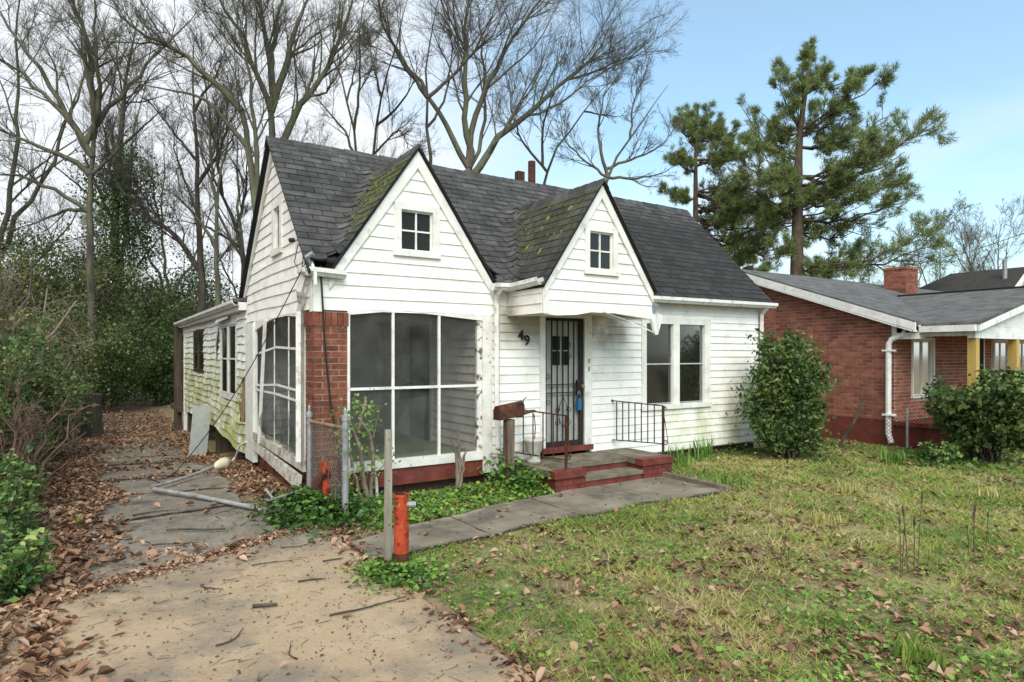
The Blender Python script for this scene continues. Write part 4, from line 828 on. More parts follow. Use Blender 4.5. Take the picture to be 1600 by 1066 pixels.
MB().box((PX0 + .1, PY + .1, 2.4), (19.6, -1.2, 2.43)).go('porch_ceiling', m_white_n, Nn)
MB().box((PX0 - .2, PY - .1, 2.33), (PX0 - .07, -1.3, 2.45)).go('gutter', m_white_n, Nn)
for x in (PX0 + .14, PX0 + 2.02, PX0 + 4.8): MB().box((x - .075, PY - .02, .5), (x + .075, PY + .13, 2.22)).go('porch_post', m_yellowwood, Nn)
MB().box((PX0 - .1, PY - .15, -.1), (19.7, -1.2, .42)).go('porch_base', m_redpaint, Nn); MB().box((PX0 - .16, PY - .21, .42), (19.75, -1.2, .5)).go('porch_slab', m_redpaint, Nn)
MB().tube([(PX0 - .13, -1.45, 2.4), (PX0 - .2, -1.42, 2.28), (X0 - .1, -1.22, 2.2), (X0 - .11, -1.17, 2.1), (X0 - .1, -1.16, 1.0), (X0 - .1, -1.16, .25), (X0 - .14, -1.24, .06)], .055, 10).go('downspout', m_white_n, Nn)
for z in (.62, 1.95): MB().box((X0 - .17, -1.27, z), (X0 - .0, -1.06, z + .035)).go('strap', m_white_n, Nn)
for x, z, c in ((15.6, 2.95, m_white_n), (14.9, 2.32, m_iron)):
    fl = MB().tube([(x, PY - .03, z), (x, PY - .1, z)], .05, 9).go('flood_light', c, Nn)
    for s in (-1, 1): MB().tube([(x, PY - .1, z), (x + s * .12, PY - .2, z - .04)], [.03, .065], 9).go('lamp_head', c, fl)
cx0, cx1, cy0, cy1 = 17.35, 18.03, 1.3, 1.9
chm = MB().box((cx0, cy0, 3.2), (cx1, cy1, 4.36)).go('chimney', m_mortar_n, Nn)
cb = []
for c in range(14):
    z = 3.42 + c * .0675; sh_ = .1 if c % 2 else 0
    for k in range(5):
        a, b = max(cx0 - .01, cx0 - .01 - sh_ + k * .21), min(cx1 + .01, cx0 - .01 - sh_ + k * .21 + .2)
        if b - a > .04: cb.append(MB().box((a, cy0 - .015, z), (b, cy0 + .05, z + .058)))
        a, b = max(cy0 - .01, cy0 - .01 - sh_ + k * .21), min(cy1 + .01, cy0 - .01 - sh_ + k * .21 + .2)
        if b - a > .04: cb.append(MB().box((cx0 - .015, a, z), (cx0 + .05, b, z + .058)))
pieces('brick', cb, m_brick_n, chm); MB().box((cx0 - .04, cy0 - .04, 4.36), (cx1 + .04, cy1 + .04, 4.43)).go('cap', m_brick_n, chm)
# chain-link fence before its base
t = thing('chain_link_fence', (11.3, -1.9, 0), 'low rusty chain-link fence along the painted brick porch base', 'fence')
chain((9.4, 1.5, 0), (11.35, -1.6, 0), .03, .62, .075, .0035, 'wire_mesh', t, m_rust); chain((11.35, -1.6, 0), (13.4, -3.0, 0), .03, .66, .075, .0035, 'wire_mesh', t, m_rust)
for x, y in ((9.4, 1.5), (11.35, -1.6), (13.4, -3.0)): MB().tube([(x, y, -.1), (x, y, .8)], .025, 7).go('post', m_galv, t)
tag(MB().tube([(10.4, -.7, -.05), (10.6, -.9, .45), (10.9, -1.0, .95)], [.035, .03, .02], 6).go('leaning_branch', m_barkd), 'dark bare branch leaning on the chain-link fence by the brick wall', 'branch')
# the house beyond
t = thing('white_house', (34, 8, 0), 'white boarded house with dark hipped roof behind the brick house', 'house')
MB().box((26.8, 3.4, -.1), (36, 10, 2.75)).go('wall', m_white_n, t)
MB().add([(26.3, 3.0, 2.45), (36.5, 3.0, 2.45), (36.5, 10.6, 2.45), (26.3, 10.6, 2.45), (31.4, 3.0, 5.66), (31.4, 6.0, 5.66)], [(0, 3, 5, 4), (1, 4, 5, 2), (2, 5, 3), (3, 0, 1, 2)]).go('roof', m_droof, t)
MB().prism([(26.8, 3.35, 0), (36, 3.35, 0), (36, 3.35, 2.7), (31.4, 3.35, 5.55), (26.8, 3.35, 2.7)], (0, .1, 0)).go('front_gable', m_white_n, t)
for z in np.arange(.3, 5.4, .2):
    hw = 4.6 if z < 2.6 else max(.1, 4.6 * (5.5 - z) / 2.85 - .2)
    MB().prism([(31.4 - hw, 3.31, z), (31.4 + hw, 3.31, z), (31.4 + hw, 3.335, z + .19), (31.4 - hw, 3.335, z + .19)], (0, .02, 0)).go('siding_board', m_white_n, t)
for s in (-1, 1): MB().prism([(31.4, 2.97, 5.64), (31.4 + s * 5.1, 2.97, 2.43), (31.4 + s * 5.1, 2.97, 2.2), (31.4, 2.97, 5.36)], (0, .06, 0)).go('rake_board', m_white_n, t)
MB().tube([(30.6, 3.6, 4.9), (30.6, 3.6, 5.95)], .09, 9).go('vent_pipe', m_galv, t)

# ------------------------------------------------------------------ trees
RT = np.array([.8384, -.5450, 0.]); FW = np.array([.5450, .8384, 0.])   # the trees' limbs are drawn in a plane turned 33 degrees, then bent out of it
def spawn(P, Rr, per, t0, t1, ang, lr, n, up, wob, rr, tip, minlen=.05):
    B_, m, _ = P.shape; ln_ = np.linalg.norm(np.diff(P, axis=1), axis=2).sum(1) ** .45; idx = RG.choice(B_, B_ * per, p=ln_ / ln_.sum()); N = len(idx); t = RG.uniform(t0, t1, N)   # longer limbs carry more twigs
    f = t * (m - 1); i = np.minimum(f.astype(int), m - 2); fr = (f - i)[:, None]
    pos = P[idx, i] * (1 - fr) + P[idx, i + 1] * fr; T_ = norm(P[idx, i + 1] - P[idx, i]); r = Rr[idx, i] * (1 - fr[:, 0]) + Rr[idx, i + 1] * fr[:, 0]
    Ln = np.linalg.norm(np.diff(P, axis=1), axis=2).sum(1)[idx]
    perp = norm(np.cross(T_, RG.normal(size=(N, 3)))); a = RG.uniform(ang[0], ang[1], N)[:, None]
    D = norm(T_ * np.cos(a) + perp * np.sin(a) + np.array([0, 0, up])); L_ = np.maximum(Ln * lr * RG.uniform(.55, 1.15, N) * (1.15 - .6 * t), minlen) / (n - 1)
    pts = [pos]
    for _ in range(n - 1):
        D = norm(D + RG.normal(size=(N, 3)) * wob + np.array([0, 0, up * .35])); pts.append(pts[-1] + D * L_[:, None])
    w = np.linspace(0, 1, n)[None]; r0 = np.maximum(r * rr * RG.uniform(.7, 1.1, N), tip * 1.3)[:, None]
    return np.stack(pts, 1), r0 * (1 - w) + tip * w
def resample(pts, n):
    pts = np.asarray(pts, float); d = np.concatenate([[0], np.cumsum(np.linalg.norm(np.diff(pts, axis=0), axis=1))]); t = np.linspace(0, d[-1], n)
    Q = np.stack([np.interp(t, d, pts[:, k]) for k in range(pts.shape[1])], 1)
    if n > 5: Q[1:-1] = .25 * Q[:-2] + .5 * Q[1:-1] + .25 * Q[2:]
    return Q
def merge(parts):
    V, F, n = [], [], 0
    for v, f in parts: V.append(v); F.append(f + n); n += len(v)
    return np.concatenate(V), np.concatenate(F)
def bare_tree(name, bx, by, limbs, bark, label, per=(11, 6, 7), group=None, twig=.0055, nl=14, amp=.38):
    base = np.array([bx, by, 0.]); done = []; Ps = []; Rs = []
    for k, (r, g) in enumerate(limbs):
        q = resample(g, nl); d0 = 0
        if k and done:
            allp = np.concatenate(done); j = np.argmin(((allp[:, :2] - q[0]) ** 2).sum(1)); d0 = allp[j, 2]
        s = np.linspace(0, 1, nl); Ln = np.linalg.norm(np.diff(q, axis=0), axis=1).sum()
        dep = d0 + (0 if k == 0 else random.uniform(-amp, amp)) * Ln * s ** 1.2 + .012 * Ln * np.sin(7 * s + k)
        q3 = np.column_stack([q, dep]); done.append(q3)
        wob = RG.normal(size=(nl, 3)) * .006 * Ln * (s[:, None] > .05) * (.4 if k == 0 else 1)
        Ps.append(base + q3[:, :1] * RT + q3[:, 2:3] * FW + np.outer(q3[:, 1], [0, 0, 1]) + wob)
        if k:                                       # root every limb in the limb it grows from
            aw = np.concatenate(Ps[:-1]); dd = aw[np.argmin(((aw - Ps[-1][0]) ** 2).sum(1))] - Ps[-1][0]; Ps[-1] += dd * ((1 - s) ** 2)[:, None]
        tip = .45 if (k == 0 and len(limbs) > 1 and len(g) < 5) else .07
        Rs.append(.66 * r * (1 - (1 - tip) * s) * (1 + .35 * (k == 0) * np.exp(-s * 9)))
    P, Q = np.stack(Ps), np.stack(Rs)
    t = thing(name, (bx, by, float(gz(bx, by))), label, 'tree', group)
    V, F = tubes(P, Q, 8); npobj('trunk', V, F, bark, t, True)
    n0 = 1 if len(limbs) > 1 else 0
    a, ra = spawn(P[n0:], Q[n0:], per[0], .18, 1, (.35, .85), .48, 8, .12, .10, .5, .009)
    b, rb = spawn(a, ra, per[1], .15, 1, (.35, .85), .58, 6, .10, .13, .5, .005)
    c, rc = spawn(b, rb, per[2], .1, 1, (.35, .95), .7, 4, .07, .17, .6, twig * .55)
    d, rd = spawn(c, rc, 7, .05, 1, (.35, 1.0), .7, 2, .05, .2, .75, twig * .45)
    wv = norm(np.cross(d[:, 1] - d[:, 0], RG.normal(size=(len(d), 3)))) * (twig * .45); dv_ = np.stack([d[:, 0] - wv, d[:, 0] + wv, d[:, 1]], 1).reshape(-1, 3)
    V, F = merge([tubes(a, ra, 5), tubes(b, rb, 4), tubes(c, rc, 3)]); nv = len(V); npobj('branches', np.concatenate([V, dv_]), [F, nv + np.arange(len(dv_)).reshape(-1, 3)], bark, t)
    return t, P, Q
TREES = {
    'A': (3.02, 15.85, 23, 'bark', [
        (0.325, [(0.00, 1.74), (0.00, 7.68), (0.02, 9.62), (0.02, 11.21)]),
        (0.203, [(0.02, 11.21), (-0.11, 12.70), (-0.32, 14.52), (-0.43, 16.12)]),
        (0.216, [(0.07, 10.64), (0.50, 12.54), (0.71, 13.95), (1.05, 15.21), (1.28, 16.81)]),
        (0.176, [(-0.02, 10.41), (-0.64, 12.54), (-1.00, 13.27), (-1.69, 14.52), (-2.03, 15.89)]),
        (0.162, [(0.02, 12.01), (-0.02, 13.84), (0.09, 16.58)]),
        (0.23, [(0.05, 8.02), (0.59, 9.80), (1.21, 11.10), (1.99, 12.13), (2.42, 12.93), (2.90, 14.52), (3.10, 16.12)]),
        (0.081, [(1.21, 11.10), (1.85, 11.10), (2.53, 11.78), (2.76, 12.58)]),
    ]),
    'B': (2.51, 14.99, 22, 'bark', [
        (0.288, [(0.00, 1.75), (-0.07, 6.49), (-0.41, 8.73), (-0.68, 10.15)]),
        (0.182, [(-0.68, 10.15), (-1.79, 11.40), (-2.90, 12.16), (-4.13, 12.69), (-4.56, 13.21), (-5.00, 14.41)]),
        (0.121, [(-0.46, 8.95), (-1.18, 9.85), (-2.05, 10.70), (-3.34, 10.96), (-5.00, 11.46)]),
        (0.152, [(-0.11, 6.77), (0.02, 8.52), (-0.24, 10.48), (-0.41, 12.25), (-1.03, 14.41)]),
        (0.076, [(-2.38, 11.79), (-3.47, 12.40), (-4.78, 12.40), (-5.87, 12.66), (-6.75, 13.32)]),
    ]),
    'C': (10.89, 15.51, 27, 'bark', [
        (0.423, [(0.00, 1.71), (0.00, 7.88), (-0.03, 9.70)]),
        (0.235, [(0.03, 9.64), (0.16, 11.09), (0.64, 12.46), (1.21, 13.99), (1.85, 14.87), (2.65, 15.83), (3.94, 17.52)]),
        (0.235, [(-0.03, 9.70), (-0.13, 11.90), (-0.08, 14.31), (0.00, 15.91), (0.32, 18.33)]),
        (0.258, [(0.19, 8.95), (1.53, 11.17), (2.65, 12.22), (3.46, 13.10), (4.26, 13.90), (5.23, 14.95), (5.95, 15.83), (6.48, 17.25)]),
        (0.2, [(-0.13, 9.62), (-1.42, 12.16), (-2.09, 13.23), (-3.03, 14.49), (-3.56, 15.24), (-3.83, 17.25)]),
        (0.153, [(0.05, 9.22), (0.72, 11.90), (0.72, 13.66), (0.32, 16.32), (0.19, 18.33)]),
        (0.094, [(2.65, 12.22), (3.94, 12.70), (5.28, 14.04), (6.75, 14.84), (8.09, 15.65)]),
        (0.094, [(4.26, 13.90), (5.55, 14.31), (7.15, 15.11), (8.23, 16.32)]),
        (0.117, [(0.32, 9.48), (1.05, 10.69), (1.80, 11.63), (3.00, 13.77), (3.14, 15.38)]),
    ]),
    'D': (9.17, 15.43, 26, 'dark', [
        (0.213, [(0.00, 1.72), (-0.05, 9.67), (-0.26, 11.76), (-0.15, 12.63), (-0.26, 14.13), (0.10, 15.16), (0.28, 16.69)]),
        (0.12, [(-0.10, 12.63), (0.49, 13.12), (1.37, 14.00), (2.53, 15.42), (2.94, 16.69)]),
        (0.133, [(-0.18, 12.04), (-1.14, 13.46), (-1.55, 14.13), (-2.01, 15.63), (-2.22, 16.94)]),
        (0.093, [(-0.15, 11.52), (0.36, 12.04), (0.62, 12.82), (0.75, 14.62), (0.36, 16.17)]),
    ]),
    'E': (8.04, 20.94, 30, 'bark', [
        (0.2, [(0.06, 1.69), (-0.06, 11.40), (-0.45, 14.14), (-0.74, 14.91), (-1.13, 15.77), (-1.94, 17.17), (-2.38, 18.36)]),
        (0.111, [(-0.24, 12.71), (0.30, 14.79), (0.45, 16.58), (0.89, 18.36)]),
        (0.111, [(-0.06, 11.22), (-0.60, 12.41), (-1.64, 13.45), (-2.38, 14.49)]),
        (0.078, [(-0.45, 14.14), (0.00, 15.39), (0.00, 16.88)]),
    ]),
    'F': (8.05, 18.55, 28, 'dark', [
        (0.19, [(0.00, 1.71), (-0.22, 10.71), (0.14, 12.74), (0.22, 13.77), (0.72, 14.63), (0.97, 16.16), (1.39, 17.82)]),
        (0.101, [(0.00, 11.71), (0.83, 12.27), (1.67, 13.10), (1.95, 14.21)]),
        (0.09, [(0.19, 13.38), (-0.28, 14.77), (-0.56, 16.16)]),
        (0.078, [(-0.17, 10.88), (1.11, 11.71), (1.53, 10.32), (2.08, 10.60)]),
    ]),
    'G': (15.66, 17.18, 31, 'bark', [
        (0.221, [(0.09, 1.68), (0.09, 9.68), (0.62, 11.53), (1.94, 13.22), (2.71, 14.30), (3.63, 15.22)]),
        (0.111, [(0.25, 10.30), (-0.83, 11.84), (-1.29, 13.38), (-1.45, 15.22)]),
        (0.111, [(0.49, 11.22), (0.25, 12.76), (0.71, 14.30), (1.17, 15.53)]),
        (0.078, [(1.94, 13.22), (3.32, 13.38), (4.55, 13.68)]),
    ]),
    'H': (16.20, 13.25, 28, 'bark', [
        (0.215, [(-0.28, 1.71), (-0.11, 9.21), (0.58, 10.18), (1.33, 11.43), (2.17, 12.60), (2.92, 13.65)]),
        (0.129, [(0.00, 9.35), (-0.28, 11.15), (0.00, 12.82), (0.42, 14.21)]),
        (0.108, [(0.28, 9.76), (1.67, 10.46), (2.78, 11.15), (3.39, 11.99)]),
        (0.108, [(-0.06, 9.21), (1.39, 9.35), (2.78, 9.76), (3.47, 10.32)]),
        (0.086, [(1.33, 11.43), (1.39, 12.82), (1.81, 13.93), (2.08, 14.63)]),
        (0.097, [(-0.06, 9.26), (-0.97, 10.32), (-1.67, 11.29), (-1.95, 12.54)]),
    ]),
    'I': (-2.36, 20.54, 24, 'bark', [
        (0.514, [(-0.07, 1.73), (-0.07, 5.07), (0.05, 8.88), (0.12, 10.55)]),
        (0.189, [(0.07, 9.12), (-0.31, 9.83), (-1.14, 11.50), (-2.45, 13.64), (-3.64, 15.55)]),
        (0.171, [(0.05, 9.36), (-0.55, 10.55), (-1.98, 11.98), (-3.88, 13.17)]),
        (0.171, [(0.10, 10.31), (-0.07, 11.50), (-0.79, 13.17), (-1.50, 15.55)]),
        (0.206, [(0.12, 10.55), (0.21, 12.21), (0.17, 13.64), (-0.31, 16.02)]),
        (0.171, [(0.10, 9.59), (0.40, 10.78), (1.36, 12.93), (2.55, 14.83), (3.03, 16.02)]),
        (0.171, [(0.02, 8.40), (-0.43, 8.88), (-1.98, 9.59), (-3.88, 10.43)]),
        (0.137, [(0.00, 7.45), (-0.79, 7.93), (-2.22, 8.40), (-3.88, 8.28)]),
        (0.154, [(0.12, 10.07), (0.64, 11.50), (0.76, 13.64), (1.12, 15.79)]),
        (0.12, [(0.05, 8.64), (0.76, 9.36), (1.71, 10.55), (2.79, 11.74)]),
        (0.12, [(0.00, 6.97), (-1.02, 7.21), (-2.45, 6.97), (-3.88, 6.74)]),
    ]),
    'J': (1.13, 19.46, 25, 'dark', [
        (0.25, [(0.07, 1.73), (0.00, 5.20), (0.00, 9.37), (-0.20, 11.70), (-0.27, 14.13)]),
        (0.188, [(-0.07, 4.70), (-0.20, 5.20), (-0.87, 6.34), (-2.26, 7.61), (-3.42, 8.87), (-3.99, 9.67)]),
        (0.125, [(0.00, 8.18), (0.84, 9.67), (1.22, 11.15), (1.59, 12.64)]),
        (0.1, [(0.00, 9.17), (-1.02, 10.66), (-1.76, 11.65)]),
        (0.1, [(-0.15, 11.15), (0.47, 12.89), (0.72, 14.38)]),
        (0.1, [(0.00, 7.43), (-0.65, 8.67), (-1.14, 9.91), (-1.22, 11.15)]),
    ]),
    'K': (2.91, 20.69, 27, 'dark', [
        (0.245, [(-0.08, 1.71), (0.05, 5.52), (0.00, 6.80), (-0.94, 8.81), (-1.47, 9.97), (-2.09, 11.36)]),
        (0.123, [(0.00, 6.80), (0.46, 8.68), (0.59, 10.29)]),
        (0.123, [(-0.75, 8.41), (-0.75, 10.02), (-0.88, 11.63), (-0.75, 13.50)]),
        (0.11, [(-0.08, 6.00), (-1.02, 6.80), (-1.82, 7.34), (-3.43, 7.61)]),
    ]),
    'L': (1.57, 17.98, 24, 'bark', [
        (0.2, [(0.00, 1.73), (-0.05, 5.54), (0.00, 7.21), (0.24, 9.12), (0.60, 10.78)]),
        (0.107, [(-0.02, 6.02), (-0.60, 6.97), (-1.19, 7.69), (-2.14, 8.16)]),
        (0.12, [(0.00, 6.97), (-0.36, 8.64), (-0.48, 10.31), (-0.24, 11.74)]),
        (0.093, [(-0.05, 5.07), (0.71, 6.02), (1.07, 7.21)]),
    ]),
}
PINES = {
    'P': (26.05, 10.42, 0.41, [(0.00, 1.68), (0.00, 5.53), (0.06, 10.15), (0.12, 12.45), (0.46, 14.76), (0.68, 16.30)], [
        ((0.09, 11.22), (-2.31, 14.18)), ((0.03, 9.68), (-2.92, 10.85)), ((0.15, 12.76), (-1.17, 14.98)), ((0.06, 9.68), (-2.09, 11.68)), ((0.00, 8.45), (-1.23, 9.22)),
        ((0.31, 13.84), (-0.62, 15.84)), ((0.40, 14.30), (1.69, 15.84)), ((0.22, 12.76), (3.45, 14.61)), ((0.15, 11.84), (4.37, 13.07)), ((0.06, 9.99), (5.14, 11.96)),
        ((0.06, 10.45), (5.54, 11.53)), ((0.03, 9.38), (4.77, 9.99)), ((0.03, 8.45), (4.95, 9.13)), ((0.00, 7.84), (3.23, 7.84)), ((0.00, 6.30), (5.75, 6.91)),
        ((0.00, 5.99), (3.85, 6.36)), ((0.00, 5.84), (2.00, 5.84)), ((0.03, 8.76), (1.69, 9.68)), ((0.03, 8.15), (-2.00, 8.76)), ((0.00, 6.76), (-1.38, 7.07)),
        ((0.12, 12.30), (2.31, 13.68)), ((0.58, 15.53), (0.77, 16.45)), ((0.46, 14.76), (2.77, 15.07)), ((0.15, 12.45), (-2.00, 13.07)), ((0.03, 9.07), (-2.62, 9.99)),
        ((0.00, 7.22), (1.14, 7.96)), ((0.03, 9.38), (2.92, 11.22)),
    ]),
    'Q': (25.99, 16.43, 0.3, [(-0.11, 1.65), (-0.11, 9.08), (-0.11, 13.48), (0.04, 15.76)], [
        ((-0.11, 9.87), (2.14, 10.94)), ((-0.11, 9.51), (3.93, 9.15)), ((-0.11, 10.94), (3.57, 11.65)), ((-0.11, 12.37), (2.14, 13.98)), ((-0.11, 13.08), (1.07, 14.87)),
        ((-0.11, 13.44), (-1.07, 14.87)), ((-0.11, 12.01), (-1.43, 13.08)), ((-0.11, 10.58), (-1.43, 10.94)), ((-0.07, 14.51), (0.54, 15.76)), ((-0.07, 14.15), (-0.54, 15.58)),
        ((-0.11, 9.15), (2.50, 7.72)), ((-0.11, 8.80), (4.29, 7.37)), ((-0.11, 10.94), (4.64, 10.22)), ((-0.07, 12.73), (2.68, 13.08)), ((-0.11, 10.22), (2.86, 9.87)),
        ((-0.11, 13.80), (1.79, 14.51)),
    ]),
    'R': (35.31, 21.10, 0.23, [(0.00, 1.59), (0.09, 9.63)], [
        ((0.00, 7.39), (-1.34, 9.18)), ((0.00, 7.84), (1.56, 9.40)), ((0.04, 8.73), (0.00, 10.07)), ((0.00, 8.29), (0.89, 8.73)), ((0.00, 6.95), (2.23, 7.84)),
    ]),
}

TL = dict(A='tall many-stemmed bare tree rising behind the left end of the roof', B='bare tree with long limbs arching left over the driveway', C='large vase-shaped bare tree behind the middle of the roof ridge',
          D='dark slender bare tree with crossing limbs behind the left dormer', E='thin bare tree leaning left behind the roof between larger trees', F='dark thin forked bare tree behind the roof left of the left dormer',
          G='small bare tree behind the rusty flue pipe', H='rounded bare tree with fan of fine twigs beside the pines', I='wide fan-shaped bare tree above the overgrown thicket',
          J='dark bare tree with one low limb reaching left over the thicket', K='dark leaning bare tree beyond the rear wing roof', L='young bare tree between the thicket and the rear wing')
for k, (bx, by, tt, bk, limbs) in TREES.items():
    if k == 'I': limbs[0] = (.22, limbs[0][1])
    bare_tree('bare_tree', bx, by, limbs, m_barkd if bk == 'dark' else m_bark, TL[k], per=(13, 7, 6) if k in 'ACB' else ((8, 6, 6) if k == 'I' else (11, 6, 6)))
def copy_tree(root, x, y, rz, sc, label):
    r = root.copy(); COL.objects.link(r); r.location = (x, y, float(gz(x, y))); r.rotation_euler = (0, 0, rz); r.scale = (sc, sc, sc); r['label'] = label
    for ch in list(root.children):
        c = ch.copy(); COL.objects.link(c); c.parent = r
    return r
def broad_tree(x, y, h, lb, per, tw=.0055):
    return bare_tree('bare_tree', x, y, [(.3, [(0, -.4), (.2, h * .2), (-.1, h * .36)]), (.16, [(-.1, h * .33), (1.5, h * .6), (2.9, h)]), (.16, [(0, h * .3), (-1.9, h * .55), (-3.4, h * .9)]), (.17, [(0, h * .34), (.3, h * .65), (-.3, h * 1.05)]), (.1, [(.1, h * .25), (2.6, h * .42), (4.6, h * .6)]), (.1, [(.1, h * .27), (-2.6, h * .45), (-4.8, h * .58)])], m_bark, lb, per, twig=tw)[0]
b0 = broad_tree(-8.6, 13, 16, 'bare tree half out of view at the left above the thicket', (9, 6, 6))
for x, y, rz, sc, lb in ((-5.4, 24, 1.3, 1.05, 'bare tree in the gap between the fan-shaped tree and the ivy covered tree'), (-1.2, 35, 2.4, 1.1, 'slender bare tree right behind the ivy covered tree'), (1.6, 37, 3.9, .95, 'bare tree far behind the rear wing of the cottage'), (-12, 21, 5.0, 1.1, 'distant bare tree behind the high thicket'), (13.5, 34, .7, 1.05, 'distant bare tree between the two dormers behind the roof'), (-9.5, 32, 2.0, 1.15, 'faint bare tree behind the gap left of the ivy covered tree'), (5.2, 31, 4.4, 1.0, 'distant bare tree behind the left end of the main roof')):
    copy_tree(b0, x, y, rz, sc, lb)
# far bare trees to the right
f0 = broad_tree(63, 21, 13, 'far grey bare tree above the dark hipped roof', (8, 5, 5), .014)
for x, y, rz, sc, lb in ((70, 19, 1.1, 1.15, 'far bare tree beside the white house vent pipe'), (60, 14, 2.2, .92, 'far bare tree at the edge of the white gable'), (55, 24, 3.3, .8, 'far low bare tree between pine and dark roof'), (80, 26, 4.4, 1.2, 'faint distant bare tree beyond the dark hipped roof'), (66, 26, 5.2, 1.0, 'far bare tree beside the lower right of the tall pine')):
    copy_tree(f0, x, y, rz, sc, lb)

def leafquads(C_, size, flat=.0, asp=.45, tint=None, fold=.25):
    N = len(C_); d = norm(RG.normal(size=(N, 3)) * [1, 1, 1 - flat * .85]); nrm = norm(RG.normal(size=(N, 3)) * (1 - flat * .8) + [0, 0, flat * 2 + .35]); w = norm(np.cross(nrm, d)); up = np.cross(d, w)
    s = (size * np.clip(np.exp(RG.normal(-.05, .33, N)), .4, 1.8))[:, None]
    V = np.stack([C_ - d * s * .5, C_ + w * s * asp + up * s * fold * .5, C_ + d * s * .5, C_ - w * s * asp + up * s * fold * .5], 1).reshape(-1, 3)
    F = np.arange(N * 4).reshape(N, 4); T_ = np.repeat(RG.random(N) if tint is None else tint, 4); return V, F, T_
# pines: whorled limbs with bundles of needles
def pine(bx, by, r, trunk, limbs, label, dens=1.0, nl=.27):
    base = np.array([bx, by, 0.]); t = thing('pine_tree', (bx, by, float(gz(bx, by))), label, 'tree', None)
    q = resample(trunk, 16); s = np.linspace(0, 1, 16); TP = base + q[:, :1] * RT + np.outer(q[:, 1], [0, 0, 1]); TR = r * (1 - .85 * s)
    V, F = tubes(TP[None], TR[None], 9); npobj('trunk', V, F, m_barkp, t, True)
    Ps, Rs = [], []
    allL = list(limbs)
    for k, (a, b) in enumerate(allL):
        for rep in range(3):
            a_, b_ = np.array(a), np.array(b); Ln = np.linalg.norm(b_ - a_); n = 9; w = np.linspace(0, 1, n)
            if rep: b_ = a_ + (b_ - a_) * random.uniform(.35, .75); b_[1] += random.uniform(-.6, .8); Ln = np.linalg.norm(b_ - a_)
            m_ = a_[None] + (b_ - a_)[None] * w[:, None]; m_[:, 1] += -.10 * Ln * np.sin(math.pi * w) + .05 * Ln * w ** 3
            dep = (random.uniform(.35, 1.0) * random.choice((-1, 1)) if rep else random.uniform(-.35, .35)) * Ln * w
            Ps.append(base + m_[:, :1] * RT + dep[:, None] * FW + np.outer(m_[:, 1], [0, 0, 1]) + RG.normal(size=(n, 3)) * .02 * Ln * (w[:, None] > .1)); Rs.append((.028 + .011 * Ln) * (1 - .8 * w))
    P, Q = np.stack(Ps), np.stack(Rs)
    a, ra = spawn(P, Q, int(10 * dens), .22, 1, (.4, .95), .34, 5, .10, .12, .55, .012); b, rb = spawn(a, ra, 6, .15, 1, (.35, 1.0), .6, 4, .12, .16, .6, .007)
    V, F = merge([tubes(P, Q, 6), tubes(a, ra, 4), tubes(b, rb, 3)]); npobj('limbs', V, F, m_barkp, t)
    tips = np.concatenate([b[:, -1], b[:, -2], a[:, -1]]); dirs = norm(np.concatenate([b[:, -1] - b[:, -2], b[:, -1] - b[:, -2], a[:, -1] - a[:, -2]]))
    K = 14; N = len(tips); C_ = np.repeat(tips, K, 0) + RG.normal(size=(N * K, 3)) * .05; D = norm(np.repeat(dirs, K, 0) * .7 + RG.normal(size=(N * K, 3)) * .62 + [0, 0, .28])
    s_ = (nl * RG.uniform(.65, 1.2, N * K))[:, None]; w = norm(np.cross(D, RG.normal(size=(N * K, 3)))) * .013
    V = np.stack([C_ - w, C_ + w, C_ + D * s_], 1).reshape(-1, 3); tn = np.repeat(np.clip(np.repeat(RG.normal(.5, .2, N), K) + RG.normal(0, .12, N * K), 0, 1), 3)
    npobj('needles', V, np.arange(len(V)).reshape(-1, 3), m_pine, t, tint=tn)
for k, (bx, by, r, tr, lm) in PINES.items():
    if k == 'Q': lm = [(p0, (p0[0] + (p1[0] - p0[0]) * 1.25, p1[1])) for p0, p1 in lm]
    pine(bx, by, r, tr, lm, dict(P='tall pine with layered needle clumps behind the brick house', Q='slimmer sparse pine between the bare trees and the tall pine', R='low distant pine behind the brick gable')[k], {'P': .8, 'Q': 1.0, 'R': 1.2}[k])

